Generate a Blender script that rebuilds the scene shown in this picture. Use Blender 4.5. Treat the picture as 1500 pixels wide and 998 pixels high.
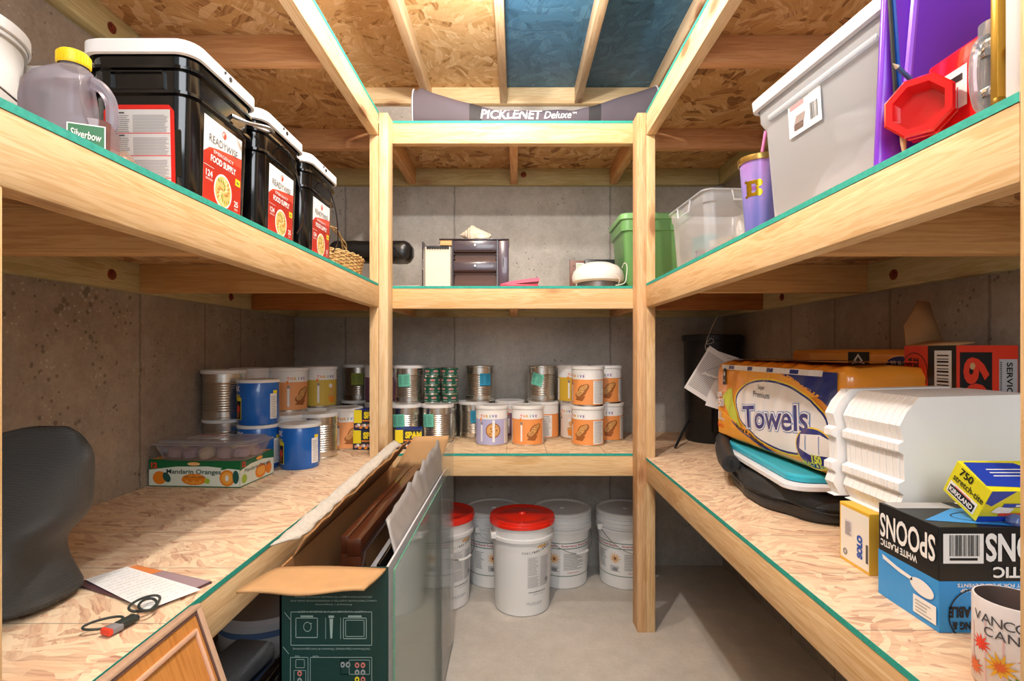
import bpy, bmesh, math, random
from math import sin, cos, pi, radians as R, sqrt
from mathutils import Vector, Matrix, noise
from mathutils.geometry import tessellate_polygon
random.seed(7)
for o in list(bpy.data.objects): bpy.data.objects.remove(o)
scn = bpy.context.scene
COL = scn.collection
# ------------------------------------------------------------------ camera, light, exposure
CH = 1.20                                   # eye height
cd = bpy.data.cameras.new('camera'); cam = bpy.data.objects.new('camera', cd); COL.objects.link(cam)
cd.sensor_width = 36; cd.lens = 766*36/1500
cd.shift_x = -5/1500; cd.shift_y = 15/1500
cd.clip_start = .02
cam.location = (0, 0, CH); cam.rotation_euler = (pi/2, 0, 0)
scn.camera = cam
scn.view_settings.view_transform = 'Standard'; scn.view_settings.look = 'None'
scn.view_settings.exposure = 0.24; scn.view_settings.gamma = 1
scn.view_settings.use_curve_mapping = False
w = bpy.data.worlds.new('world'); scn.world = w; w.use_nodes = True
w.node_tree.nodes['Background'].inputs[0].default_value = (.95, .97, 1, 1)
w.node_tree.nodes['Background'].inputs[1].default_value = .45
def area(name, loc, target, size, power, col):
    l = bpy.data.lights.new(name, 'AREA'); l.shape = 'RECTANGLE'; l.size, l.size_y = size; l.energy = power; l.color = col
    o = bpy.data.objects.new(name, l); COL.objects.link(o); o.location = loc
    o.rotation_euler = (Vector(target)-Vector(loc)).to_track_quat('-Z', 'Y').to_euler(); return o
area('doorway_light', (.15, -.6, 2.05), (0, 1.6, .95), (1.2, 1.0), 24, (.90, .95, 1))
LAMP_POWER = (22, 56)
LAMP_COL = (1, .945, .90)
# ------------------------------------------------------------------ materials
def S(h):
    if isinstance(h, str):
        h = h.lstrip('#'); c = [int(h[i:i+2], 16)/255 for i in (0, 2, 4)]
    else: c = [x/255 for x in h]
    return tuple(x/12.92 if x <= .04045 else ((x+.055)/1.055)**2.4 for x in c) + (1,)
MC = {}
def mat(name, col, rough=.5, metal=0, spec=.5, bump=0, bscale=60, var=0, coat=0):
    if name in MC: return MC[name]
    m = bpy.data.materials.new(name); m.use_nodes = True; MC[name] = m
    nt = m.node_tree; b = nt.nodes['Principled BSDF']
    b.inputs['Base Color'].default_value = S(col); b.inputs['Roughness'].default_value = rough
    b.inputs['Metallic'].default_value = metal; b.inputs['Specular IOR Level'].default_value = spec
    b.inputs['Coat Weight'].default_value = coat
    if bump or var:
        tc = nt.nodes.new('ShaderNodeTexCoord'); n = nt.nodes.new('ShaderNodeTexNoise')
        n.inputs['Scale'].default_value = bscale; n.inputs['Detail'].default_value = 4
        nt.links.new(tc.outputs['Object'], n.inputs['Vector'])
        if bump:
            bp = nt.nodes.new('ShaderNodeBump'); bp.inputs['Strength'].default_value = bump; bp.inputs['Distance'].default_value = .002
            nt.links.new(n.outputs['Fac'], bp.inputs['Height']); nt.links.new(bp.outputs[0], b.inputs['Normal'])
        if var:
            mx = nt.nodes.new('ShaderNodeMix'); mx.data_type = 'RGBA'
            c = S(col); mx.inputs[6].default_value = tuple(max(0, x*(1-var)) for x in c[:3])+(1,)
            mx.inputs[7].default_value = tuple(min(1, x*(1+var)) for x in c[:3])+(1,)
            nt.links.new(n.outputs['Fac'], mx.inputs[0]); nt.links.new(mx.outputs[2], b.inputs['Base Color'])
    return m
class NB:
    def __init__(s, name):
        s.m = bpy.data.materials.new(name); s.m.use_nodes = True; s.nt = s.m.node_tree; s.b = s.nt.nodes['Principled BSDF']
    def n(s, t, **k):
        x = s.nt.nodes.new(t)
        for a, v in k.items(): setattr(x, a, v)
        return x
    def l(s, a, b): s.nt.links.new(a, b)
    def math(s, op, a, b=None, c=None, clamp=False):
        x = s.n('ShaderNodeMath', operation=op); x.use_clamp = clamp
        for i, v in enumerate((a, b, c)):
            if v is None: continue
            if isinstance(v, (int, float)): x.inputs[i].default_value = v
            else: s.l(v, x.inputs[i])
        return x.outputs[0]
    def ramp(s, fac, stops, interp='LINEAR'):
        r = s.n('ShaderNodeValToRGB'); r.color_ramp.interpolation = interp
        e = r.color_ramp.elements
        while len(e) < len(stops): e.new(.5)
        for k, (p, c) in enumerate(stops):
            e[k].position = p; e[k].color = c if len(c) == 4 else c+(1,)
        s.l(fac, r.inputs[0]); return r.outputs[0]
    def mix(s, fac, a, b, blend='MIX'):
        x = s.n('ShaderNodeMix', data_type='RGBA', blend_type=blend)
        for i, v in ((0, fac), (6, a), (7, b)):
            if isinstance(v, (int, float)): x.inputs[i].default_value = v
            elif isinstance(v, tuple): x.inputs[i].default_value = v
            else: s.l(v, x.inputs[i])
        return x.outputs[2]
    def coords(s, scale=(1, 1, 1), rnd=0, rot=(0, 0, 0)):
        tc = s.n('ShaderNodeTexCoord'); mp = s.n('ShaderNodeMapping')
        mp.inputs['Scale'].default_value = scale; mp.inputs['Rotation'].default_value = rot
        v = tc.outputs['Object']
        if rnd:
            oi = s.n('ShaderNodeObjectInfo'); mu = s.math('MULTIPLY', oi.outputs['Random'], rnd)
            va = s.n('ShaderNodeVectorMath', operation='ADD'); s.l(v, va.inputs[0]); s.l(mu, va.inputs[1]); v = va.outputs[0]
        s.l(v, mp.inputs['Vector']); return mp.outputs[0]
    def noise(s, v, scale, detail=3, rough=.5, dist=0):
        x = s.n('ShaderNodeTexNoise'); x.inputs['Scale'].default_value = scale; x.inputs['Detail'].default_value = detail
        x.inputs['Roughness'].default_value = rough; x.inputs['Distortion'].default_value = dist
        s.l(v, x.inputs['Vector']); return x.outputs['Fac']
    def voro(s, v, scale, feature='F1', dim='3D', rnd=1):
        x = s.n('ShaderNodeTexVoronoi', feature=feature, voronoi_dimensions=dim); x.inputs['Scale'].default_value = scale
        x.inputs['Randomness'].default_value = rnd
        s.l(v, x.inputs['Vector']); return x
    def bump(s, h, strength=.3, dist=.002):
        x = s.n('ShaderNodeBump'); x.inputs['Strength'].default_value = strength; x.inputs['Distance'].default_value = dist
        s.l(h, x.inputs['Height']); s.l(x.outputs[0], s.b.inputs['Normal'])
def wood(name, axis, light, dark, knot='8a4a22', rough=.62, knots=1.0, grain=1.0):
    N = NB(name)
    sc = [34, 34, 34]; sc['xyz'.index(axis)] = 1.6
    v = N.coords(tuple(sc), rnd=37)
    k = [6, 6, 6]; k['xyz'.index(axis)] = 2.4
    kv = N.coords(tuple(k), rnd=37)
    kn = N.voro(kv, 1.0, rnd=1).outputs['Distance']
    warp = N.ramp(kn, [(0, (1, 1, 1)), (.35, (0, 0, 0))])
    g1 = N.noise(v, 1.0, 5, .6, .6); g2 = N.noise(v, 4.0, 3, .6, .3)
    g = N.math('ADD', N.math('MULTIPLY', g1, .7), N.math('MULTIPLY', g2, .3))
    g = N.math('ADD', g, N.math('MULTIPLY', warp, .22))
    ring = N.math('SINE', N.math('MULTIPLY', g, 46))
    ring = N.math('MULTIPLY_ADD', ring, .5, .5)
    bs = [2.2, 2.2, 2.2]; bs['xyz'.index(axis)] = 1.0
    big = N.noise(N.coords(tuple(bs), rnd=9), 1.6, 3)
    f = N.math('ADD', N.math('MULTIPLY', ring, .30*grain), N.math('MULTIPLY', g, .9), clamp=True)
    f = N.math('ADD', f, N.math('MULTIPLY_ADD', big, .8, -.42), clamp=True)
    c = N.ramp(f, [(.22, S(light)), (.62, tuple((a+b)/2 for a, b in zip(S(light), S(dark)))), (1, S(dark))])
    km = N.ramp(kn, [(0, (1, 1, 1)), (.08, (.9, .9, .9)), (.14, (.2, .2, .2)), (.24, (0, 0, 0))])
    c = N.mix(N.math('MULTIPLY', km, .75*knots), c, S(knot))
    N.l(c, N.b.inputs['Base Color']); N.b.inputs['Roughness'].default_value = rough
    N.b.inputs['Specular IOR Level'].default_value = .3
    N.bump(g, .25, .002)
    return N.m
def osb(name, cols, lines=None, line_axis=1, stretch=(9, 46), line_col='5a5550', scale=1.0, seed=0, dirfix=None, rough=.7):
    N = NB(name)
    base = N.coords((1, 1, 0))
    layers = []
    for k, (cs, s1, s2) in enumerate(((7, stretch[0], stretch[1]), (11, stretch[0]*1.5, stretch[1]*1.3))):
        mp = N.n('ShaderNodeMapping'); mp.inputs['Location'].default_value = (seed+k*3.7, seed*1.3+k*1.1, 0); N.l(base, mp.inputs[0])
        nz = N.n('ShaderNodeTexNoise'); nz.inputs['Scale'].default_value = 9; nz.inputs['Detail'].default_value = 2; N.l(mp.outputs[0], nz.inputs[0])
        va = N.n('ShaderNodeVectorMath', operation='SCALE'); N.l(nz.outputs['Color'], va.inputs[0]); va.inputs['Scale'].default_value = .05
        ad = N.n('ShaderNodeVectorMath', operation='ADD'); N.l(mp.outputs[0], ad.inputs[0]); N.l(va.outputs[0], ad.inputs[1])
        cv = N.voro(ad.outputs[0], cs*scale, dim='2D'); sp = N.n('ShaderNodeSeparateColor'); N.l(cv.outputs['Color'], sp.inputs[0])
        if dirfix is None: ang = N.math('MULTIPLY', sp.outputs[0], 3.14)
        else: ang = N.math('MULTIPLY_ADD', sp.outputs[0], 1.5, dirfix-.75)
        vr = N.n('ShaderNodeVectorRotate', rotation_type='Z_AXIS'); N.l(ad.outputs[0], vr.inputs['Vector']); N.l(ang, vr.inputs['Angle'])
        m2 = N.n('ShaderNodeMapping'); m2.inputs['Scale'].default_value = (s1*scale, s2*scale, 1); N.l(vr.outputs[0], m2.inputs[0])
        fv = N.voro(m2.outputs[0], 1, dim='2D'); fs = N.n('ShaderNodeSeparateColor'); N.l(fv.outputs['Color'], fs.inputs[0])
        layers.append((fs.outputs[0], fs.outputs[1], vr.outputs[0]))
    sel = N.math('GREATER_THAN', layers[1][1], .55)
    a = N.math('MULTIPLY', layers[0][0], N.math('SUBTRACT', 1, sel)); b = N.math('MULTIPLY', layers[1][0], sel)
    f = N.math('ADD', a, b)
    fib = N.n('ShaderNodeMapping'); fib.inputs['Scale'].default_value = (6, 90, 1); N.l(layers[0][2], fib.inputs[0])
    fn = N.noise(fib.outputs[0], 1.5, 3)
    f2 = N.math('ADD', N.math('MULTIPLY', f, .78), N.math('MULTIPLY_ADD', fn, .55, -.16), clamp=True)
    n = len(cols)
    c = N.ramp(f2, [(i/(n-1), S(x)) for i, x in enumerate(cols)])
    if lines:
        tc = N.n('ShaderNodeTexCoord'); sx = N.n('ShaderNodeSeparateXYZ'); N.l(tc.outputs['Object'], sx.inputs[0])
        mn = None
        for y in lines:
            d = N.math('ABSOLUTE', N.math('SUBTRACT', sx.outputs[line_axis], y))
            mn = d if mn is None else N.math('MINIMUM', mn, d)
        c = N.mix(N.math('MULTIPLY', N.math('LESS_THAN', mn, .0013), .6), c, S(line_col))
    N.l(c, N.b.inputs['Base Color']); N.b.inputs['Roughness'].default_value = rough
    N.b.inputs['Specular IOR Level'].default_value = .3
    N.bump(f2, .35, .0015)
    return N.m
def concrete(name, dark, light, pits=1.0, seams=None, axis=1, rough=.85, scale=1.0):
    N = NB(name)
    v = N.coords((1, 1, 1))
    a = N.noise(v, 2.2*scale, 5, .6); b = N.noise(v, 22*scale, 5, .7); e = N.noise(v, 90, 2, .6)
    st = [9, 9, .9]; vs = N.noise(N.coords(tuple(st)), 1, 4, .6)
    f = N.math('ADD', N.math('MULTIPLY', a, .45), N.math('MULTIPLY', b, .35)); f = N.math('ADD', f, N.math('MULTIPLY', vs, .2))
    f = N.math('ADD', f, N.math('MULTIPLY_ADD', e, .2, -.1))
    c = N.ramp(f, [(.33, S(dark)), (.66, S(light))])
    h = b
    if pits:
        vo = N.voro(v, 34)
        pn = N.noise(v, 7, 2)
        th = N.math('MULTIPLY', N.math('SUBTRACT', pn, .38, clamp=True), .9*pits)
        p = N.math('LESS_THAN', vo.outputs['Distance'], th)
        c = N.mix(N.math('MULTIPLY', p, .5), c, S('4c433c'))
        vl = N.voro(v, 55); cl = N.math('LESS_THAN', vl.outputs['Distance'], N.math('MULTIPLY', th, .8))
        c = N.mix(N.math('MULTIPLY', cl, .4), c, S('d8d0c4'))
        h = N.math('SUBTRACT', b, N.math('MULTIPLY', p, .6))
    if seams:
        tc = N.n('ShaderNodeTexCoord'); sx = N.n('ShaderNodeSeparateXYZ'); N.l(tc.outputs['Object'], sx.inputs[0])
        jit = N.math('MULTIPLY_ADD', N.noise(v, 30, 2), .012, -.006)
        mn = None
        for y in seams:
            d = N.math('ABSOLUTE', N.math('ADD', N.math('SUBTRACT', sx.outputs[axis], y), jit))
            mn = d if mn is None else N.math('MINIMUM', mn, d)
        c = N.mix(N.math('MULTIPLY', N.math('SUBTRACT', 1, N.math('MULTIPLY', mn, 130), clamp=True), .55), c, S('4a423c'))
    N.l(c, N.b.inputs['Base Color']); N.b.inputs['Roughness'].default_value = rough
    N.b.inputs['Specular IOR Level'].default_value = .25
    N.bump(h, .5, .004)
    return N.m
def clear(name, tint, trans=.6, rough=.2, body=.5, white='ffffff', tr=.5):
    """cloudy or clear plastic: part see-through, part milky, with a gloss"""
    m = bpy.data.materials.new(name); m.use_nodes = True; nt = m.node_tree; nt.nodes.clear()
    o = nt.nodes.new('ShaderNodeOutputMaterial'); t = nt.nodes.new('ShaderNodeBsdfTransparent'); t.inputs[0].default_value = S(tint)
    d = nt.nodes.new('ShaderNodeBsdfDiffuse'); d.inputs[0].default_value = S(white)
    tl = nt.nodes.new('ShaderNodeBsdfTranslucent'); tl.inputs[0].default_value = S(white)
    g = nt.nodes.new('ShaderNodeBsdfGlossy'); g.inputs['Roughness'].default_value = rough; g.inputs[0].default_value = (1, 1, 1, 1)
    a = nt.nodes.new('ShaderNodeMixShader'); a.inputs[0].default_value = tr; nt.links.new(d.outputs[0], a.inputs[1]); nt.links.new(tl.outputs[0], a.inputs[2])
    b = nt.nodes.new('ShaderNodeMixShader'); b.inputs[0].default_value = trans; nt.links.new(a.outputs[0], b.inputs[1]); nt.links.new(t.outputs[0], b.inputs[2])
    lw = nt.nodes.new('ShaderNodeLayerWeight'); lw.inputs['Blend'].default_value = body
    mm = nt.nodes.new('ShaderNodeMath'); mm.operation = 'MULTIPLY'; mm.inputs[1].default_value = .45; nt.links.new(lw.outputs['Fresnel'], mm.inputs[0])
    c = nt.nodes.new('ShaderNodeMixShader'); nt.links.new(mm.outputs[0], c.inputs[0]); nt.links.new(b.outputs[0], c.inputs[1]); nt.links.new(g.outputs[0], c.inputs[2])
    nt.links.new(c.outputs[0], o.inputs[0]); return m
WL, WD = 'eccd9e', 'c8955a'
W = {a: wood('pine_'+a, a, WL, WD) for a in 'xyz'}
WR = {a: wood('pine_warm_'+a, a, 'e0b27a', 'b8763e') for a in 'xyz'}
WG = {a: wood('treated_'+a, a, 'd2c596', 'a8955e', knots=.7) for a in 'xy'}
OSBT = osb('osb_deck', ['a8705a', 'd8b494', 'e6c8a6', 'eed6b4', 'e2bc9a', 'c4957a'], lines=(1.733, 1.309, 1.094, .871), dirfix=.25, stretch=(13, 72))
OSBR = osb('osb_deck_right', ['a8705a', 'd8b494', 'e6c8a6', 'eed6b4', 'e2bc9a', 'c4957a'], lines=(1.285, 1.068, .85), dirfix=-.15, seed=4, stretch=(13, 72))
OSBB = osb('osb_deck_back', ['c29672', 'dcb890', 'ecd0a6', 'f3dcb6', 'e6c398', 'cda27a'], lines=(-.30, -.04, .14, .40), line_axis=0, dirfix=.2, seed=9, stretch=(13, 72))
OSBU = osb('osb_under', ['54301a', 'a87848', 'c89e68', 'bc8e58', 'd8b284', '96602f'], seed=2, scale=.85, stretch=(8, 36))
OSBC = osb('osb_ceiling', ['7c4e28', 'c09a64', 'd8b684', 'cca672', 'e6cc9e', 'a87c46'], seed=5, scale=.9, stretch=(8, 36))
OSBBLUE = osb('osb_blue', ['30546c', '3e6a8a', '477898', '3c6480', '5486a6', '365e7c'], seed=12, scale=.8, stretch=(10, 34), rough=.38)
TEAL = mat('teal_paint', '2aa592', .7, var=.35, bscale=120, bump=.4)
CONL = concrete('concrete_left', '8b7d70', 'b5a898', 1.0, (1.72, 2.08, 2.35, 1.2))
CONR = concrete('concrete_right', '8b7d70', 'b0a292', .7, (1.28, 1.62, 1.9, 2.2))
CONB = concrete('concrete_back', '9c958c', 'c6c1b8', .6, (-.34, .53, -.95), axis=0)
CONF = concrete('concrete_floor', 'b9b1a6', 'd6d0c6', .12, rough=.7, scale=.6)
# ------------------------------------------------------------------ mesh builder
class MB:
    def __init__(s): s.v = []; s.f = []; s.m = []
    def add(s, vs, fs, mt=0, M=None):
        o = len(s.v)
        s.v += [tuple(M @ Vector(p)) if M else tuple(p) for p in vs]
        for i, f in enumerate(fs):
            s.f.append([o+k for k in f]); s.m.append(mt[i] if isinstance(mt, list) else mt)
        return s
    def box(s, x0, x1, y0, y1, z0, z1, mt=0, M=None, b=0, seg=2):
        if b <= 0:
            vs = [(x, y, z) for x in (x0, x1) for y in (y0, y1) for z in (z0, z1)]
            return s.add(vs, [(0, 1, 3, 2), (4, 6, 7, 5), (0, 4, 5, 1), (2, 3, 7, 6), (0, 2, 6, 4), (1, 5, 7, 3)], mt, M)
        bm = bmesh.new(); bmesh.ops.create_cube(bm, size=1)
        for v in bm.verts: v.co = ((x0+x1)/2+v.co.x*(x1-x0), (y0+y1)/2+v.co.y*(y1-y0), (z0+z1)/2+v.co.z*(z1-z0))
        bmesh.ops.bevel(bm, geom=bm.edges[:], offset=b, segments=seg, affect='EDGES', profile=.5)
        bm.verts.index_update(); s.add([v.co[:] for v in bm.verts], [[v.index for v in f.verts] for f in bm.faces], mt, M); bm.free()
        return s
    def loft(s, rings, mt=0, cap0=True, cap1=True, M=None, closed=True):
        n = len(rings[0]); vs = [p for r in rings for p in r]; fs = []; ms = []
        for i in range(len(rings)-1):
            for j in range(n if closed else n-1):
                k = (j+1) % n
                fs.append((i*n+j, i*n+k, (i+1)*n+k, (i+1)*n+j)); ms.append(mt[i] if isinstance(mt, list) else mt)
        l = len(ms)
        if cap0: fs.append(tuple(range(n-1, -1, -1))); ms.append(mt[0] if isinstance(mt, list) else mt)
        if cap1: fs.append(tuple((len(rings)-1)*n+j for j in range(n))); ms.append(mt[-1] if isinstance(mt, list) else mt)
        return s.add(vs, fs, ms, M)
    def lathe(s, prof, seg=40, mt=0, M=None, cap0=True, cap1=True):
        return s.loft([[(r*cos(2*pi*j/seg), r*sin(2*pi*j/seg), z) for j in range(seg)] for r, z in prof], mt, cap0, cap1, M)
    def rloft(s, secs, mt=0, M=None, n=6, cap0=True, cap1=True):
        rings = []
        for hw, hd, r, z in secs:
            ring = []
            for q, (sx, sy) in enumerate(((1, 1), (-1, 1), (-1, -1), (1, -1))):
                for k in range(n+1):
                    a = q*pi/2+k*pi/2/n
                    ring.append((sx*(hw-r)+r*cos(a), sy*(hd-r)+r*sin(a), z))
            rings.append(ring)
        return s.loft(rings, mt, cap0, cap1, M)
    def tube(s, pts, r, seg=8, mt=0, M=None, closed=False):
        pts = [Vector(p) for p in pts]; rings = []; up = Vector((0, 0, 1)); prev = None
        N = len(pts)
        for i, p in enumerate(pts):
            if closed: d = pts[(i+1) % N]-pts[i-1]
            else: d = (pts[min(i+1, N-1)]-pts[max(i-1, 0)])
            d.normalize()
            if prev is None: a = d.orthogonal().normalized()
            else: a = (prev-d*prev.dot(d)).normalized()
            prev = a; b = d.cross(a); rr = r[i] if isinstance(r, (list, tuple)) else r
            rings.append([tuple(p+a*rr*cos(2*pi*k/seg)+b*rr*sin(2*pi*k/seg)) for k in range(seg)])
        if closed: rings.append(rings[0])
        return s.loft(rings, mt, not closed, not closed, M)
    def prism(s, poly, z0, z1, mt=0, M=None):
        n = len(poly)
        s.add([(x, y, z0) for x, y in poly]+[(x, y, z1) for x, y in poly],
              [(i, (i+1) % n, n+(i+1) % n, n+i) for i in range(n)], mt, M)
        t = tessellate_polygon([[Vector((x, y, 0)) for x, y in poly]])
        s.add([(x, y, z0) for x, y in poly], [tuple(reversed(f)) for f in t], mt, M)
        return s.add([(x, y, z1) for x, y in poly], t, mt, M)
    def map(s, fn): s.v = [tuple(fn(Vector(p))) for p in s.v]; return s
    def build(s, name, mats, parent=None, loc=None, angle=35, solid=0, sub=0, flat=False):
        me = bpy.data.meshes.new(name); me.from_pydata(s.v, [], s.f)
        if not isinstance(mats, (list, tuple)): mats = [mats]
        for m_ in mats: me.materials.append(m_)
        me.polygons.foreach_set('material_index', s.m)
        me.update()
        bm = bmesh.new(); bm.from_mesh(me)
        bmesh.ops.recalc_face_normals(bm, faces=bm.faces[:]) if not getattr(s, 'keepn', False) else None
        bm.to_mesh(me); bm.free()
        if not flat:
            me.polygons.foreach_set('use_smooth', [True]*len(me.polygons)); me.set_sharp_from_angle(angle=R(angle))
        o = bpy.data.objects.new(name, me); COL.objects.link(o)
        if loc: o.location = loc
        if parent: o.parent = parent
        if solid: md = o.modifiers.new('solidify', 'SOLIDIFY'); md.thickness = solid; md.offset = -1
        if sub: md = o.modifiers.new('subsurf', 'SUBSURF'); md.levels = md.render_levels = sub
        return o
def T(x=0, y=0, z=0, rx=0, ry=0, rz=0, s=1):
    return Matrix.Translation((x, y, z)) @ Matrix.Rotation(rz, 4, 'Z') @ Matrix.Rotation(ry, 4, 'Y') @ Matrix.Rotation(rx, 4, 'X') @ Matrix.Scale(s, 4)
def tag(o, label=None, cat=None, group=None, kind=None):
    if label: o['label'] = label
    if cat: o['category'] = cat
    if group: o['group'] = group
    if kind: o['kind'] = kind
    return o
def thing(name, loc, label, cat, rz=0, group=None, rx=0, ry=0):
    o = bpy.data.objects.new(name, None); COL.objects.link(o); o.empty_display_size = .05
    o.location = loc; o.rotation_euler = (rx, ry, rz); return tag(o, label, cat, group)
def dup(root, loc, rz=0, label=None, group=None, rx=0, ry=0):
    def cp(o, p):
        c = o.copy(); COL.objects.link(c)
        if p: c.parent = p
        for k in list(o.children): cp(k, c)
        return c
    r = cp(root, None); r.location = loc; r.rotation_euler = (rx, ry, rz)
    if label: r['label'] = label
    if group: r['group'] = group
    return r
def struct(o): o['kind'] = 'structure'; return o
def bez(pts, n=8):
    """smooth curve through points"""
    P = [Vector(p) for p in pts]; out = []
    for i in range(len(P)-1):
        a, b, c, d = P[max(i-1, 0)], P[i], P[i+1], P[min(i+2, len(P)-1)]
        for k in range(n):
            t = k/n; out.append(.5*((2*b)+(c-a)*t+(2*a-5*b+4*c-d)*t*t+(3*b-a-3*c+d)*t**3))
    out.append(P[-1]); return out
# ------------------------------------------------------------------ printed artwork (flat shapes laid on a surface)
_tc = {}
def text_geo(s, bold=0, shear=0):
    k = (s, bold, shear)
    if k not in _tc:
        c = bpy.data.curves.new('t', 'FONT'); c.body = s; c.size = 1; c.offset = bold; c.shear = shear; c.resolution_u = 3
        o = bpy.data.objects.new('t', c); COL.objects.link(o)
        dg = bpy.context.evaluated_depsgraph_get(); me = o.evaluated_get(dg).to_mesh()
        vs = [(v.co.x, v.co.y) for v in me.vertices]; fs = [tuple(p.vertices) for p in me.polygons]
        bpy.data.objects.remove(o); bpy.data.curves.remove(c)
        x0 = min(v[0] for v in vs); x1 = max(v[0] for v in vs); y0 = min(v[1] for v in vs); y1 = max(v[1] for v in vs)
        _tc[k] = ([((x-x0)/(x1-x0), (y-y0)/(y1-y0)) for x, y in vs], fs, (x1-x0)/(y1-y0))
    return _tc[k]
class Art:
    def __init__(s): s.i = []
    def raw(s, vs, fs, m, L): s.i.append((vs, fs, m, L)); return s
    def rect(s, x0, y0, x1, y1, m, L=1, rot=0):
        cx, cy = (x0+x1)/2, (y0+y1)/2; c, n = cos(rot), sin(rot)
        vs = [(cx+(x-cx)*c-(y-cy)*n, cy+(x-cx)*n+(y-cy)*c) for x, y in ((x0, y0), (x1, y0), (x1, y1), (x0, y1))]
        return s.raw(vs, [(0, 1, 2, 3)], m, L)
    def ell(s, cx, cy, rx, ry, m, L=1, n=28, rot=0):
        c, q = cos(rot), sin(rot)
        vs = [(cx, cy)]+[(cx+rx*cos(2*pi*k/n)*c-ry*sin(2*pi*k/n)*q, cy+rx*cos(2*pi*k/n)*q+ry*sin(2*pi*k/n)*c) for k in range(n)]
        return s.raw(vs, [(0, 1+k, 1+(k+1) % n) for k in range(n)], m, L)
    def ring(s, cx, cy, rx, ry, w_, m, L=1, n=32):
        vs = [(cx+rx*cos(2*pi*k/n), cy+ry*sin(2*pi*k/n)) for k in range(n)]+[(cx+(rx-w_)*cos(2*pi*k/n), cy+(ry-w_)*sin(2*pi*k/n)) for k in range(n)]
        return s.raw(vs, [(k, (k+1) % n, n+(k+1) % n, n+k) for k in range(n)], m, L)
    def poly(s, pts, m, L=1):
        return s.raw(list(pts), tessellate_polygon([[Vector((x, y, 0)) for x, y in pts]]), m, L)
    def text(s, t, cx, cy, h, m, L=2, w=None, rot=0, bold=.02, shear=0, al='c'):
        vs, fs, asp = text_geo(t, bold, shear)
        if w is None: w = h*asp
        c, n = cos(rot), sin(rot); ox = {'c': -.5, 'l': 0, 'r': -1}[al]
        return s.raw([(cx+(x+ox)*w*c-(y-.5)*h*n, cy+(x+ox)*w*n+(y-.5)*h*c) for x, y in vs], fs, m, L)
    def lines(s, x0, y0, x1, y1, n, m, L=2, fill=.45, rag=.25, seed=1):
        rr = random.Random(seed); p = (y1-y0)/n
        for k in range(n):
            s.rect(x0, y0+k*p, x1-(x1-x0)*rag*rr.random(), y0+k*p+p*fill, m, L)
        return s
    def barcode(s, x0, y0, x1, y1, m, L=2, n=26, seed=3):
        rr = random.Random(seed); x = x0; u = (x1-x0)/(n*2.1)
        while x < x1-u*2:
            a = u*rr.choice((.6, 1, 1.8)); s.rect(x, y0, min(x+a, x1), y1, m, L); x += a+u*rr.choice((.7, 1.1, 1.6))
        return s
    def box_line(s, x0, y0, x1, y1, w_, m, L=2):
        return s.rect(x0, y0, x1, y0+w_, m, L).rect(x0, y1-w_, x1, y1, m, L).rect(x0, y0, x0+w_, y1, m, L).rect(x1-w_, y0, x1, y1, m, L)
    def place(s, mb, fn, maxlen=None, step=.0005):
        for vs, fs, m, L in s.i:
            out = []; of = []
            tris = []
            for f in fs:
                for k in range(1, len(f)-1): tris.append((vs[f[0]], vs[f[k]], vs[f[k+1]]))
            if maxlen:
                st = tris; tris = []
                while st:
                    a, b, c = st.pop()
                    la, lb, lc = math.dist(a, b), math.dist(b, c), math.dist(c, a)
                    mxl = max(la, lb, lc)
                    if mxl <= maxlen: tris.append((a, b, c)); continue
                    if mxl == la: q = ((a[0]+b[0])/2, (a[1]+b[1])/2); st += [(a, q, c), (q, b, c)]
                    elif mxl == lb: q = ((b[0]+c[0])/2, (b[1]+c[1])/2); st += [(b, q, a), (q, c, a)]
                    else: q = ((c[0]+a[0])/2, (c[1]+a[1])/2); st += [(c, q, b), (q, a, b)]
            for t in tris:
                o = len(out); out += [tuple(fn(p[0], p[1], step*L)) for p in t]; of.append((o, o+1, o+2))
            mb.add(out, of, m)
        mb.keepn = True
        return mb
def plane(O, U, V):
    O, U, V = Vector(O), Vector(U), Vector(V); N = U.cross(V).normalized()
    return lambda u, v, h: O+U*u+V*v+N*h
def cyl(r, z0=0, a0=0, taper=0):
    return lambda u, v, h: Vector(((r+taper*v+h)*sin(u/r+a0), -(r+taper*v+h)*cos(u/r+a0), z0+v))
# plain colours used for print
BLK = mat('ink_black', '141414', .5); WHT = mat('paper_white', 'f2f1ee', .55); GRY = mat('ink_grey', '8d8d8f', .6); DGR = mat('ink_dark_grey', '4a4a4c', .6)
RED = mat('ink_red', 'e8442c', .5); ORG = mat('ink_orange', 'f0912e', .5); YEL = mat('ink_yellow', 'f4dc1e', .5); GRN = mat('ink_green', '2f7a3c', .5)
BLU = mat('ink_blue', '2456b4', .45); NAV = mat('ink_navy', '1b2c7c', .45); PUR = mat('ink_purple', '8c4a9c', .5); TEL = mat('note_teal', '74cdb0', .7)
LBL = mat('note_blue', '2f9ac2', .7); OLV = mat('note_olive', '8f9a36', .7); BRN = mat('ink_brown', '9c5a24', .6); TAN = mat('ink_tan', 'd9a662', .6)
STEEL = mat('tin_steel', 'e2ded6', .26, 1); CHROME = mat('chrome', 'dddddd', .12, 1); WIRE = mat('wire_steel', '9b9b9b', .35, 1)
LIDW = mat('lid_white', 'eceae6', .4); BLKP = mat('black_plastic', '0b0b0c', .12, spec=.7); CARD = mat('cardboard', 'c79a68', .8, var=.08, bscale=30); CARDI = mat('cardboard_inner', 'a8784a', .85, var=.1, bscale=25)
TORN = mat('torn_paper', 'c9c2b6', .85, var=.2, bscale=80, bump=.6)
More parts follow.
